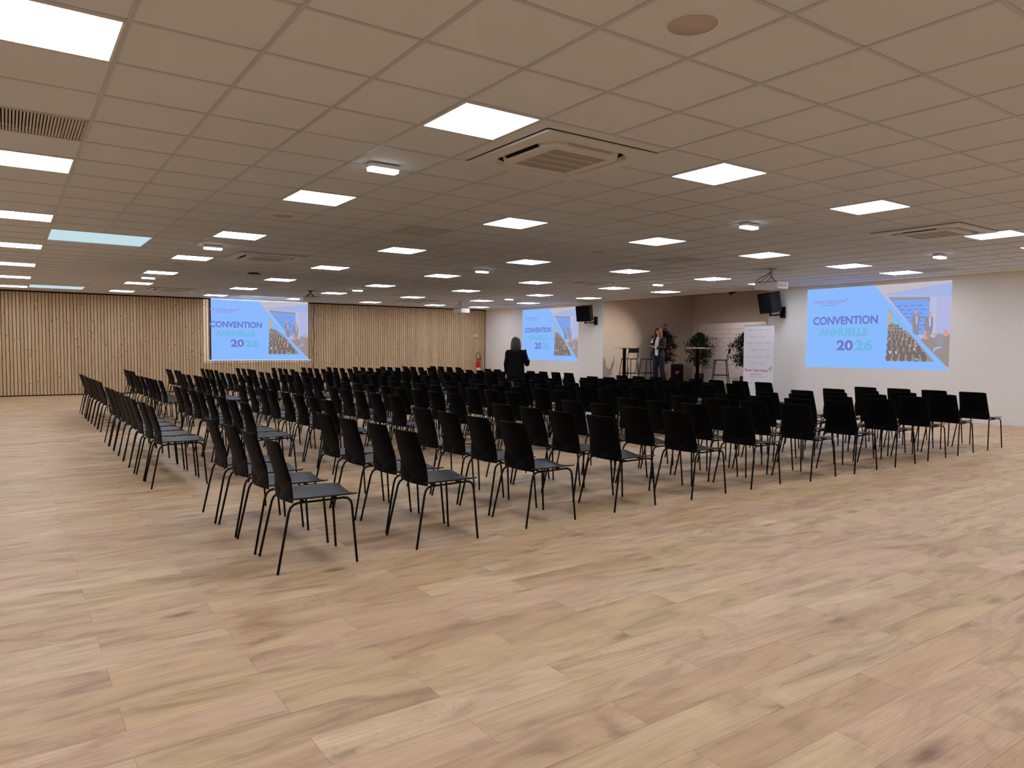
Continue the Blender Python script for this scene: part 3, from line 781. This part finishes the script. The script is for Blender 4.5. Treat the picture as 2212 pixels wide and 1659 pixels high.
# ------------------------------------------------------------------ stage furniture
M_oak = mat('table_oak', srgb(214, 180, 138)[:3], .5, noise=(20,.06))
M_dkm = mat('dark_metal', (.004,.004,.0045), .5, spec=.2)
def high_table(x, y, lab, rz=0):
    t = thing('high_table', lab, 'table', (x, y, SZ), rz, 'high round tables on the stage')
    MB().loft([(0,0,1.062,.34,.34),(0,0,1.066,.35,.35),(0,0,1.084,.35,.35),(0,0,1.088,.345,.345)], 40).build('table_top', M_oak, t)
    MB().loft([(0,0,.02,.05,.05),(0,0,1.04,.05,.05),(0,0,1.062,.12,.12)], 20).build('column', M_dkm, t)
    MB().loft([(0,0,0,.23,.23),(0,0,.012,.23,.23),(0,0,.03,.06,.06)], 32).build('base', M_dkm, t)
    return t
high_table(15.10, 15.72, 'high table with a thin top and black column, left of the speaking woman')
high_table(16.49, 14.12, 'high wooden topped table in the middle of the stage in front of the central plant')

def bar_stool(x, y, rz, lab):
    t = thing('bar_stool', lab, 'bar stool', (x, y, SZ), rz, 'black bar stools on the stage')
    # seat faces +x
    MB().rbox(-.19, .20, -.195, .195, .735, .75, .04).build('seat', M_dkm, t)
    m = MB(); n = 8; vs = []
    for side in (0, 1):
        for zz in (.925, 1.075):
            for k in range(n+1):
                a = -1+2*k/n; vs.append((-.255+.035*a*a-side*.012-(zz-.925)*.12, a*.19, zz))
    q = lambda s_, i, k: s_*2*(n+1)+i*(n+1)+k; fs = []
    for k in range(n):
        fs += [(q(0,0,k),q(0,0,k+1),q(0,1,k+1),q(0,1,k)), (q(1,0,k+1),q(1,0,k),q(1,1,k),q(1,1,k+1)), (q(0,1,k),q(0,1,k+1),q(1,1,k+1),q(1,1,k)), (q(0,0,k+1),q(0,0,k),q(1,0,k),q(1,0,k+1))]
    fs += [(q(0,0,0),q(0,1,0),q(1,1,0),q(1,0,0)), (q(0,0,n),q(1,0,n),q(1,1,n),q(0,1,n))]
    m.add(vs, fs, False); m.build('backrest', M_dkm, t)
    for s_ in (-1, 1): MB().tube([(.17,s_*.175,.735),(-.15,s_*.178,.735),(-.19,s_*.180,.76),(-.215,s_*.182,.93)], .0105, 8).build('back_post', M_dkm, t)
    for sx in (-1, 1):
        for sy in (-1, 1): MB().tube([(sx*.14,sy*.155,.735),(sx*.16,sy*.17,.70),(sx*.235,sy*.235,.012)], .0115, 8).build('leg', M_dkm, t)
    m = MB(); zf = .30; c = .235-.075*zf/.7
    m.tube([(c,c,zf),(c,-c,zf),(-c,-c,zf),(-c,c,zf)], .0095, 8, closed=True); m.build('foot_ring', M_dkm, t)
    return t
bar_stool(15.72, 16.15, -2.95, 'black metal bar stool behind the left high table, backrest to the wall')
bar_stool(16.30, 15.90, 2.85, 'black metal bar stool half hidden behind the speaking woman')
bar_stool(17.02, 13.72, 2.35, 'black bar stool seen from the side in front of the logo backdrop')

# backdrop wall with the printed company name
PA, PB = Vector((18.5, 15.8, 0)), Vector((17.72, 12.66, 0)); PWD = (PB-PA).length
t = thing('logo_backdrop', 'wide white backdrop with rounded corners covered in small red company names', 'backdrop', (PA.x, PA.y, SZ), 0)
dx = (PB-PA).normalized(); Rm = Matrix((dx, Vector((0,0,1)), dx.cross(Vector((0,0,1))))).transposed(); t.rotation_euler = Rm.to_euler()
PH = EYE+.825-SZ
M_cloth = mat('print_cloth', (.66,.60,.60), .85); M_ink = mat('print_red', srgb(196, 122, 126)[:3], .8); M_inkg = mat('print_grey', srgb(120, 112, 118)[:3], .8)
def rrect(w_, h_, r, n=6): return [(x+w_/2, y+h_/2) for x, y in rr(w_/2, h_/2, r, n)]
m = MB(); m.prism(rrect(PWD, PH, .13), -.06, 0); m.build('fabric_panel', M_cloth, t)
m = MB(); m2 = MB()
for r in range(13):
    yb = PH-.20-r*.135
    for k in range(-1, 8):
        xa = .06+k*.44+(.22 if r % 2 else 0)
        if xa < .03 or xa+.37 > PWD-.03 or yb < .05: continue
        add_text(m, 'Flandre Opale Habitat', xa, xa+.33, yb, .030, .0015, .004)
        m.add([(xa+.345,yb+.02,.0015),(xa+.375,yb+.03,.0015),(xa+.37,yb+.055,.0015),(xa+.345,yb+.05,.0015)], [(0,1,2,3)])
        add_text(m2, 'Groupe ActionLogement', xa+.08, xa+.24, yb-.032, .012, .0015)
m.build('company_print', M_ink, t); m2.build('company_print_line', M_inkg, t)

# roll-up banner standing on the floor
t = thing('roll_up_banner', 'tall white roll up banner with the red company name, right of the stage', 'banner', (14.3, 10.86, 0))
t.rotation_euler = RX.to_euler()
BW, BH = .82, EYE+.588
M_ban = mat('banner_white', (.72,.72,.80), .6)
MB().box(0, BW, .07, BH-.012, -.002, .002).build('printed_sheet', M_ban, t)
MB().box(-.005, BW+.005, BH-.014, BH, -.008, .008).build('top_rail', M_chrome, t)
MB().rbox(-.02, BW+.02, 0, .08, -.07, .07, .02, 'x').build('base_cassette', M_chrome, t)
MB().tube([(BW/2,.05,-.03),(BW/2,BH-.01,-.012)], .008, 8).build('support_pole', M_chrome, t)
m = MB(); m2 = MB(); r = 0; yb = BH-.12
while yb > .12:
    if .78 < yb < .98: yb -= .155; r += 1; continue
    n = 3 if r % 2 == 0 else 2
    for k in range(n):
        xa = (.065 if n == 3 else .175)+k*.245
        add_text(m, 'Flandre Opale Habitat', xa, xa+.20, yb, .018, .003, .01); add_text(m2, 'Groupe ActionLogement', xa+.05, xa+.15, yb-.018, .007, .003)
    yb -= .155; r += 1
m.build('small_print', mat('print_mauve', srgb(165, 145, 168)[:3], .7), t); m2.build('small_print_line', M_inkg, t)
m = MB(); add_text(m, 'Flandre Opale Habitat', .045, .675, .875, .062, .003, .012); logo_mark(m, .74, .93, .11, .003)
m.build('company_name', mat('print_crimson', srgb(170, 40, 90)[:3], .7), t)
m = MB(); add_text(m, 'Groupe ActionLogement', .20, .50, .80, .026, .003, .012); m.build('company_line', mat('print_navy', srgb(60, 60, 100)[:3], .7), t)

# black loudspeaker box on the stage
t = thing('stage_loudspeaker', 'black loudspeaker box on the stage with a small red badge, right of the speaking woman', 'speaker', (16.73, 15.12, SZ), .75)
m = MB(); m.rbox(-.16, .16, -.185, .185, 0, .60, .05, 'x', 5); m.build('cabinet', M_dkm, t)
m = MB(); m.rbox(-.172, -.161, -.165, .165, .03, .57, .03, 'x', 4); m.build('front_grille', mat('mesh_black', (.006,.006,.006), .8, spec=.1), t)
m = MB(); a = [(.0+.065*math.cos(2*PI*k/20), .36+.026*math.sin(2*PI*k/20)) for k in range(20)]
m.add([(-.1745, y, z) for y, z in a]+[(-.1725, y, z) for y, z in a], [tuple(range(20)), tuple(range(39,19,-1))]+[(k,(k+1)%20,20+(k+1)%20,20+k) for k in range(20)])
m.build('red_badge', mat('badge_red', srgb(205,60,50)[:3], .5, emit=None), t)
MB().box(-.1745, -.1725, -.035, .035, .30, .312).build('badge_text', M_pj2, t)

# ------------------------------------------------------------------ potted trees
M_leaf = mat('ficus_leaf', (.012,.026,.010), .6, spec=.15, noise=(3,.4)); M_bark = mat('bark', srgb(196,170,140)[:3], .8, noise=(20,.15))
M_basket = mat('basket', srgb(186, 142, 78)[:3], .8, noise=(60,.25), bump=.4)
def ficus(x, y, h, rad, pot, lab, seed, lean=(0,0), top=0.0, potm=None):
    rn = random.Random(seed)
    t = thing('potted_ficus', lab, 'potted tree', (x, y, SZ), 0, 'potted ficus trees on the stage')
    ph, pr = pot
    MB().loft([(0,0,0,pr*.85,pr*.85),(0,0,ph*.5,pr,pr),(0,0,ph,pr*.97,pr*.97),(0,0,ph,pr*.86,pr*.86),(0,0,ph-.05,pr*.84,pr*.84)], 28).build('pot', potm or M_basket, t)
    m = MB(); br = []
    for s_ in range(3):
        a = s_*2.1+seed; p = [(.015*math.cos(a), .015*math.sin(a), ph-.06)]
        for k in range(1, 7):
            f = k/6; p.append((lean[0]*f+.04*math.cos(a+f*4), lean[1]*f+.04*math.sin(a+f*4), ph-.06+f*(h*.62-ph)))
        m.tube(p, [.016-.009*i/6 for i in range(7)], 7)
    for k in range(46):
        f = k/45; z0 = h*(.33+.50*f); a = k*2.4+seed
        prof = math.sin(PI*min(1, .16+.86*f))**.7
        L = rad*prof*(.75+.4*rn.random())
        b0 = Vector((lean[0]*f, lean[1]*f, z0)); b1 = b0+Vector((L*math.cos(a), L*math.sin(a), L*(.55-.9*(1-f)*rn.random())+.02))
        mid = (b0+b1)/2+Vector((0,0,.05)); m.tube([b0, mid, b1], [.006,.004,.002], 5); br.append((b0, mid, b1))
    if top:
        b0 = Vector((lean[0], lean[1], h*.72)); b1 = Vector((lean[0]+.02, lean[1]-.04, h)); m.tube([b0, (b0+b1)/2, b1], [.008,.006,.003], 5)
        br += [(b0, (b0+b1)/2, b1)]*1
    m.build('trunk', M_bark, t)
    m = MB()
    for bi, (b0, mid, b1) in enumerate(br):
        for k in range(60):
            f = .25+.78*rn.random(); p = b0.lerp(mid, f*2) if f < .5 else mid.lerp(b1, f*2-1)
            p = p+Vector((rn.gauss(0,.04), rn.gauss(0,.04), rn.gauss(0,.04)-.01))
            if p.z > h: p.z = h-.01
            L = rn.uniform(.055,.09); W = L*.46
            q = Euler((rn.uniform(-.5,1.2), rn.uniform(-.6,.6), rn.uniform(0,2*PI))).to_matrix().to_4x4(); q.translation = p
            m.add([(0,0,0),(W*.5,-L*.4,.006),(0,-L,-.012),(-W*.5,-L*.4,.006),(0,-L*.45,-.004)], [(0,4,1),(1,4,2),(2,4,3),(3,4,0)], False, q)
    f = m.build('foliage', M_leaf, t); f['kind'] = 'stuff'
    return t
ficus(17.19, 16.10, 1.87, .42, (.35,.135), 'tall thin ficus in a straw pot right behind the speaking woman', 2, (.02,.02), 1)
ficus(17.60, 15.0, 1.78, .44, (.30,.14), 'bushy ficus behind the central high table before the backdrop', 5, (0,0), 0, M_dkm)
ficus(16.95, 12.82, 1.74, .42, (.30,.14), 'ficus tree half hidden behind the roll up banner', 9, (0,0), 0, M_dkm)

# things on the table
t = thing('table_note', 'white paper and pens lying on the central high table', 'papers', (16.49, 14.12, SZ+1.0885), .4)
MB().box(-.10, .12, -.16, .10, 0, .006).build('sheet', mat('paper', (.8,.78,.76), .7), t)
MB().tube([(.02,.05,.012),(.05,-.09,.012)], .005, 6).build('pen', M_cable, t)
t = thing('water_glass', 'clear drinking glass standing on the central high table', 'glass', (16.36, 14.30, SZ+1.0885))
gm = mat('clear_glass', (.9,.95,.95), .05); gm.node_tree.nodes['Principled BSDF'].inputs['Transmission Weight'].default_value = 1
MB().loft([(0,0,0,.03,.03),(0,0,.12,.035,.035),(0,0,.12,.032,.032),(0,0,.006,.027,.027)], 16).build('bowl', gm, t)

# ------------------------------------------------------------------ people
def skin_body(name, chains, m, parent, levels=1, feature=None):
    """one continuous surface grown over joint chains; chains share joints by name: [(key, (x,y,z), r or (rx,ry)), ...]"""
    idx = {}; vs = []; rs = []; es = []
    for ch in chains:
        prev = None
        for (k, p, r) in ch:
            if k not in idx: idx[k] = len(vs); vs.append(p); rs.append(r)
            if prev is not None and prev != idx[k]: es.append((prev, idx[k]))
            prev = idx[k]
    me = bpy.data.meshes.new(name); me.from_pydata(vs, es, []); o = bpy.data.objects.new(name, me); C.objects.link(o)
    md = o.modifiers.new('Skin', 'SKIN'); md.use_smooth_shade = True
    for i, d in enumerate(me.skin_vertices[0].data):
        r = rs[i]; d.radius = (r, r) if isinstance(r, (int, float)) else r; d.use_root = (i == 0)
    s_ = o.modifiers.new('Subsurf', 'SUBSURF'); s_.levels = levels; s_.render_levels = levels
    bpy.context.view_layer.update(); dg = bpy.context.evaluated_depsgraph_get()
    em_ = bpy.data.meshes.new_from_object(o.evaluated_get(dg)); bpy.data.objects.remove(o)
    ob = bpy.data.objects.new(name, em_); C.objects.link(ob); ob.parent = parent
    em_.materials.clear(); em_.materials.append(m)
    for p in em_.polygons: p.use_smooth = True
    return ob

def hand(side, wrist, d, palm_n, curl, tag_):
    """finger chains from a wrist along d; palm_n points out of the palm"""
    wv = Vector(wrist); d = Vector(d).normalized(); n = Vector(palm_n); n = (n-d*n.dot(d)).normalized(); sd = d.cross(n)*side
    P = wv+d*.075; ch = []
    base = [(tag_+'w', tuple(wv), (.024,.020)), (tag_+'p', tuple(wv+d*.045), (.034,.017)), (tag_+'k', tuple(P), (.036,.014))]
    ch.append(base)
    for i, (off, L) in enumerate(((-.028,.068),(-.009,.078),(.010,.073),(.028,.058))):
        a = curl; p0 = P+sd*off; pts = [(tag_+f'f{i}0', tuple(p0+d*.008), .0088)]
        cur = p0+d*.008; ang = 0
        for k, sgl in enumerate((.42,.32,.26)):
            ang += a*(.8+.1*i); v = d*math.cos(ang)+n*math.sin(ang); cur = cur+v*L*sgl; pts.append((tag_+f'f{i}{k+1}', tuple(cur), .0082-.0008*k))
        ch.append([(tag_+'k', tuple(P), (.036,.014))]+pts)
    tb = wv+d*.025-sd*.026
    t1 = tb+(d*.45-sd*.55+n*.35).normalized()*.034; t2 = t1+(d*.7+n*.6).normalized()*.028
    ch.append([(tag_+'p', tuple(wv+d*.045), (.034,.017)), (tag_+'t0', tuple(tb), .012), (tag_+'t1', tuple(t1), .0100), (tag_+'t2', tuple(t2), .0085)])
    return ch

M_skin = mat('skin', srgb(214, 160, 134)[:3], .55); M_lips = mat('lips', srgb(160, 80, 76)[:3], .5); M_eye = mat('eye', (.02,.015,.012), .3)
def person(label, loc, rz, H, arms, look, cols, hair_len, jacket_hem, legs_apart=.09, stride=0):
    """faces local +y; arms = {'L': (elbow, wrist, hand_dir, palm_n, curl), 'R': ...}"""
    k = H/1.68
    t = thing('person', label, 'person', loc, rz)
    V = lambda x, y, z: (x*k, y*k, z*k)
    hy = look[1]                       # head forward offset
    sh = 1.37
    ch = [[('pel', V(0,0,.93), (.135*k,.10*k)), ('wai', V(0,.0,1.06), (.115*k,.085*k)), ('che', V(0,-.01,1.25), (.135*k,.095*k)), ('nb', V(0,-.015,1.39), (.07*k,.06*k)), ('nk', V(0,.005+hy*.3,1.455), .046*k),
           ('hd0', V(0,.015+hy*.7,1.515), (.055*k,.065*k)), ('hd1', V(0,.012+hy,1.585), (.073*k,.088*k)), ('hd2', V(0,.0+hy,1.645), (.06*k,.075*k))]]
    for s_, key in ((-1,'L'),(1,'R')):
        el, wr, hd, pn, cu = arms[key]
        ch.append([('che', V(0,-.01,1.25), (.135*k,.095*k)), (key+'s', V(s_*.165,-.01,sh), .055*k), (key+'u', tuple((Vector(V(s_*.165,-.01,sh))+Vector(V(*el)))/2), .046*k), (key+'e', V(*el), .038*k),
                   (key+'f', tuple(Vector(V(*el)).lerp(Vector(V(*wr)), .45)), .036*k), (key+'w', V(*wr), (.024*k,.020*k))])
        ch += hand(s_, V(*wr), hd, pn, cu, key)
        ch.append([('pel', V(0,0,.93), (.135*k,.10*k)), (key+'h', V(s_*.085,0,.86), .088*k), (key+'n', V(s_*legs_apart,.015+s_*stride*.5,.48), .056*k), (key+'c', V(s_*(legs_apart+.005),-.01+s_*stride*.8,.32), .052*k),
                   (key+'a', V(s_*(legs_apart+.01),-.02+s_*stride,.09), .036*k), (key+'b', V(s_*(legs_apart+.015),.05+s_*stride,.045), .035*k), (key+'o', V(s_*(legs_apart+.02),.13+s_*stride,.035), .030*k)])
    body = skin_body('body', ch, M_skin, t)
    hx, hyy, hz = V(0, .012+hy, 1.565)
    m = MB(); m.loft([(hx,hyy+.098*k,hz-.022*k,.016*k,.014*k),(hx,hyy+.098*k,hz-.012*k,.014*k,.016*k),(hx,hyy+.088*k,hz+.02*k,.008*k,.010*k)], 10); m.build('nose', M_skin, t)
    for s_ in (-1, 1):
        MB().ball((hx+s_*.03*k, hyy+.079*k, hz+.018*k), (.012*k,.008*k,.007*k)).build('eye', M_eye, t)
        MB().ball((hx+s_*.074*k, hyy-.002, hz+.0), (.010*k,.018*k,.028*k)).build('ear', M_skin, t)
        m = MB(); m.box(hx+s_*.03*k-.016*k, hx+s_*.03*k+.016*k, hyy+.080*k, hyy+.088*k, hz+.034*k, hz+.040*k); m.build('eyebrow', cols['hair'], t)
    MB().ball((hx, hyy+.083*k, hz-.048*k), (.022*k,.010*k,.008*k)).build('mouth', M_lips, t)
    # hair: cap plus a curtain open at the face
    m = MB(); n = 28; rows = 12; vs = []; top = hz+.125*k; bot = hz-hair_len*k
    for i in range(rows+1):
        f = i/rows
        for j in range(n+1):
            a = (-.5+j/n)*2*PI*(.64 if f > .38 else .64+.36*(1-f/.38))      # 0 = back of the head
            if f <= .45:
                ph = f/.45*PI/2; r = math.sin(ph); z = hz+.02*k+math.cos(ph)*.108*k
                rx, ry = (.090*k)*r, (.106*k)*r
            else:
                g = (f-.45)/.55; z = (hz+.02*k)*(1-g)+bot*g; rx = (.090+.016*math.sin(g*PI)-.012*g)*k; ry = (.106+.022*math.sin(g*PI*.9)-.004*g)*k
            back = 1.0 if abs(a) < 1.6 else 1.0
            zz = z + (.03*math.sin(j*1.7)*((f-.45)/.55) if f > .45 else 0)*k*.5
            vs.append((hx+rx*math.sin(a)*back, hyy-.004*k-ry*math.cos(a), zz))
    fs = [(i*(n+1)+j, i*(n+1)+j+1, (i+1)*(n+1)+j+1, (i+1)*(n+1)+j) for i in range(rows) for j in range(n)]
    m.add(vs, fs, True); h = m.build('hair', cols['hair'], t)
    sd = h.modifiers.new('thick', 'SOLIDIFY'); sd.thickness = .018*k; sd.offset = -1
    # jacket: torso and sleeves
    hem = jacket_hem
    m = MB()
    lz = cols.get('loose', 0)
    m.loft([(0,.0,hem*k,(.178+lz)*k,(.125+lz)*k),(0,.0,(hem+.12)*k,(.180+lz)*k,(.130+lz)*k),(0,0,1.02*k,(.160+1.6*lz)*k,(.118+lz)*k),(0,-.005,1.10*k,(.156+1.6*lz)*k,.115*k),(0,-.01,1.22*k,.180*k,.125*k),(0,-.01,1.31*k,.190*k,.120*k),(0,-.01,1.37*k,.182*k,.100*k),(0,-.012,1.405*k,.145*k,.082*k),(0,-.012,1.432*k,.095*k,.070*k),(0,-.012,1.45*k,.060*k,.058*k)], 26, True)
    for s_ in (-1, 1): m.ball((s_*.160*k, -.01*k, 1.352*k), (.070*k,.068*k,.066*k), 14, 8)
    m.build('jacket', cols['jacket'], t)
    for s_, key in ((-1,'L'),(1,'R')):
        el, wr, hd, pn, cu = arms[key]
        S0, E0, W0 = Vector(V(s_*.150,-.01,sh-.005)), Vector(V(*el)), Vector(V(*wr))
        c_end = cols.get('sleeve_end', .93); We = E0.lerp(W0, c_end)
        MB().tube([S0, S0.lerp(E0,.12)+Vector((s_*.012,0,0)), S0.lerp(E0,.5), E0.lerp(S0,.08), E0.lerp(We,.10), E0.lerp(We,.6), We], [.070*k,.072*k,.062*k,.056*k,.055*k,.048*k,.043*k], 14).build('sleeve', cols['jacket'], t)
        MB().ball(tuple(E0), (.057*k,.057*k,.057*k), 12, 8).build('sleeve_elbow', cols['jacket'], t)
        if cols.get('cuff'):
            MB().tube([E0.lerp(W0, c_end-.04), E0.lerp(W0, 1.0)], [.040*k,.043*k], 14).build('cuff', cols['cuff'], t)
        L = [V(s_*.085,0,.92), V(s_*.088,0,.80), V(s_*legs_apart,.012+s_*stride*.5,.48), V(s_*(legs_apart+.006),-.01+s_*stride*.8,.28), V(s_*(legs_apart+.012),-.018+s_*stride,.06)]
        MB().tube([Vector(p) for p in L], [.104*k,.100*k,.074*k,cols['flare'][0]*k,cols['flare'][1]*k], 16).build('trouser_leg', cols['trousers'], t)
        m = MB(); x0 = (legs_apart+.015)*s_*k; yo = s_*stride*k
        m.loft([(x0,.04+yo,0,.046*k,.125*k),(x0,.04+yo,.03*k,.048*k,.128*k),(x0,.02+yo,.065*k,.040*k,.085*k),(x0,-.01+yo,.10*k,.036*k,.045*k)], 16); m.build('shoe', cols['shoe'], t)
    MB().loft([(0,0,.84*k,.150*k,.112*k),(0,0,.93*k,.158*k,.115*k),(0,0,1.02*k,.135*k,.098*k)], 22).build('trouser_waist', cols['trousers'], t)
    if cols.get('shirt'):
        m = MB()
        m.add([(-.05*k,.066*k,1.43*k),(.05*k,.066*k,1.43*k),(.070*k,.131*k,1.22*k),(.055*k,.132*k,.90*k),(.02*k,.134*k,.86*k),(-.03*k,.134*k,.86*k),(-.052*k,.132*k,.90*k),(-.070*k,.131*k,1.22*k),(0,.118*k,1.34*k)],
              [(0,8,1),(1,8,2),(2,8,7),(7,8,0),(2,7,6,3),(3,6,5,4)], False)
        o = m.build('shirt_front', cols['shirt'], t); sdd = o.modifiers.new('thick', 'SOLIDIFY'); sdd.thickness = .012; sdd.offset = 1
    return t, k
M_coat = mat('black_cardigan', (.006,.006,.007), .9, spec=.1); M_hair1 = mat('hair_dark_blond', srgb(48, 34, 22)[:3], .45, noise=(60,.35))
M_trg = mat('grey_trousers', (.10,.10,.11), .8); M_sho = mat('dark_shoe', (.01,.01,.01), .4)
p1, k1 = person('person seen from behind in a black cardigan among the chairs, holding a microphone', (8.95, 12.64, 0), -YAW-.02, 1.60,
    {'L': ((-.215,-.015,1.10), (-.205,.05,.86), (0,.1,-1), (1,0,0), .25), 'R': ((.255,.0,1.10), (.280,.11,1.175), (-.35,.15,.8), (-.4,1,.2), 1.2)},
    (0,.0), dict(hair=M_hair1, jacket=M_coat, trousers=M_trg, shoe=M_sho, flare=(.06,.055), loose=.022), .20, .72)
def microphone(loc, rx, label):
    t = thing('microphone', label, 'microphone', loc); t.rotation_euler = rx
    MB().loft([(0,0,-.10,.011,.011),(0,0,.06,.015,.015),(0,0,.065,.020,.020)], 14).build('handle', M_cable, t)
    MB().ball((0,0,.088), (.025,.025,.028), 14, 8).build('grille_head', M_dkm, t)
    return t
def to_world(p, t): return Matrix.Rotation(t.rotation_euler.z, 4, 'Z') @ Vector(p) + t.location
def along(d): return Vector(d).to_track_quat('Z', 'Y').to_euler()
hp = to_world((.245*k1, .105*k1, 1.29*k1), p1); hd_ = Matrix.Rotation(p1.rotation_euler.z, 3, 'Z') @ Vector((-.30,-.05,1))
microphone(hp+Vector((0,0,.02)), along(hd_), 'black microphone in the raised hand of the person among the chairs')

M_blazer = mat('dark_blazer', (.028,.024,.024), .85, spec=.2); M_hair2 = mat('auburn_hair', srgb(118, 62, 30)[:3], .42, noise=(50,.35))
M_jeans = mat('blue_jeans', srgb(13, 22, 48)[:3], .85, noise=(40,.2)); M_shirt = mat('white_shirt', (.72,.74,.84), .7)
p2, k2 = person('person on stage with long auburn hair, dark blazer and blue jeans, speaking into microphone', (16.12, 15.29, SZ), PI/2+.12, 1.66,
    {'R': ((.225,.06,1.13), (.09,.27,1.29), (-.35,.45,.75), (-1,.1,0), 1.1), 'L': ((-.225,.05,1.10), (-.05,.27,1.10), (1,.25,.05), (0,-.3,1), .6)},
    (0,.035), dict(hair=M_hair2, jacket=M_blazer, trousers=M_jeans, shoe=M_sho, shirt=M_shirt, cuff=M_shirt, sleeve_end=.86, flare=(.075,.095)), .30, .80, .10, .05)
hp = to_world((.065*k2, .32*k2, 1.36*k2), p2); hd_ = Matrix.Rotation(p2.rotation_euler.z, 3, 'Z') @ Vector((-.35,-.35,.8))
microphone(hp, along(hd_), 'black microphone held near the mouth of the person on the stage')
hp = to_world((.03*k2, .31*k2, 1.145*k2), p2)
t = thing('note_cards', 'white note cards held by the person on the stage', 'papers', hp, p2.rotation_euler.z+.2)
t.rotation_euler.x = .5
MB().box(-.075, .075, -.05, .06, -.002, .002).build('card', mat('card_white', (.62,.63,.66), .7), t)

# ------------------------------------------------------------------ stage spotlight fixed in the alcove corner
t = thing('unseen_spotlight', 'small black stage spotlight hanging from the alcove ceiling, out of sight behind the ceiling edge', 'spotlight', (17.2, 13.5, 3.06))
t.rotation_euler = along(Vector((17.2, 13.5, 3.06))-Vector((15.3, 16.7, .95)))
MB().loft([(0,0,-.10,.07,.07),(0,0,.10,.07,.07)], 20, False).build('barrel', M_dkm, t)
MB().tube([(-.09,0,.0),(-.09,0,.18),(.09,0,.18),(.09,0,.0)], .008, 6).build('yoke', M_dkm, t)
inv = (Matrix.Translation(t.location) @ t.rotation_euler.to_matrix().to_4x4()).inverted()
MB().tube([(17.2, 13.5, 3.06), (17.2, 13.44, HC+.36)], .012, 8, True, inv).build('hanging_rod', M_dkm, t)
ld = bpy.data.lights.new('spot_beam', 'SPOT'); ld.energy = 220; ld.color = (1,.82,.66); ld.spot_size = 1.0; ld.spot_blend = .8; ld.shadow_soft_size = .05
lo = bpy.data.objects.new('spot_beam', ld); C.objects.link(lo); lo.parent = t; lo.location = (0,0,-.09)

t2 = thing('unseen_spotlight', 'added small black spotlight that brightens the backdrop, out of sight behind the ceiling edge', 'spotlight', (15.85, 13.0, 3.12))  # added lamp, unseen, put in to brighten the backdrop
t2.rotation_euler = along(Vector((15.85, 13.0, 3.12))-Vector((18.0, 14.0, 1.0)))
MB().loft([(0,0,-.10,.07,.07),(0,0,.10,.07,.07)], 20, False).build('barrel', M_dkm, t2)
inv = (Matrix.Translation(t2.location) @ t2.rotation_euler.to_matrix().to_4x4()).inverted()
MB().tube([(15.85, 13.0, 3.12), (15.85, 13.0, HC+.36)], .012, 8, True, inv).build('hanging_rod', M_dkm, t2)
ld = bpy.data.lights.new('spot_beam', 'SPOT'); ld.energy = 170; ld.color = (1,.88,.80); ld.spot_size = 1.45; ld.spot_blend = 1.0; ld.shadow_soft_size = .12
lo = bpy.data.objects.new('spot_beam', ld); C.objects.link(lo); lo.parent = t2; lo.location = (0,0,-.09)
# projector beam spilling over the edges of the roll-down screen
ld = bpy.data.lights.new('projector_beam', 'SPOT'); ld.energy = 1.0; ld.color = (.80,.90,1); ld.spot_size = 1.3; ld.spot_blend = 0; ld.shadow_soft_size = .004
PLX, PLY, PLZ = 6.62, 18.99, HC-.222
lo = bpy.data.objects.new('projector_beam', ld); C.objects.link(lo); lo.location = (PLX, PLY, PLZ); lo.rotation_euler = (PI/2, 0, 0)
ld.use_nodes = True; nt = ld.node_tree; Lk = nt.links
em_n = [n for n in nt.nodes if n.type == 'EMISSION'][0]
tcn = nt.nodes.new('ShaderNodeTexCoord'); sp = nt.nodes.new('ShaderNodeSeparateXYZ'); Lk.new(tcn.outputs['Normal'], sp.inputs[0])
def nm(op, a, b):
    n = nt.nodes.new('ShaderNodeMath'); n.operation = op
    for i, q in enumerate((a, b)):
        if isinstance(q, (int, float)): n.inputs[i].default_value = q
        else: Lk.new(q, n.inputs[i])
    return n.outputs[0]
az = nm('ABSOLUTE', sp.outputs[2], 0)
u = nm('DIVIDE', sp.outputs[0], az); v = nm('DIVIDE', sp.outputs[1], az); D = YW-.032-PLY
msk = nm('MULTIPLY', nm('MULTIPLY', nm('GREATER_THAN', u, (4.95-PLX)/D), nm('LESS_THAN', u, (8.27-PLX)/D)), nm('MULTIPLY', nm('GREATER_THAN', v, (.885-PLZ)/D), nm('LESS_THAN', v, (3.02-PLZ)/D)))
Lk.new(nm('MULTIPLY', msk, 800.0), em_n.inputs['Strength'])
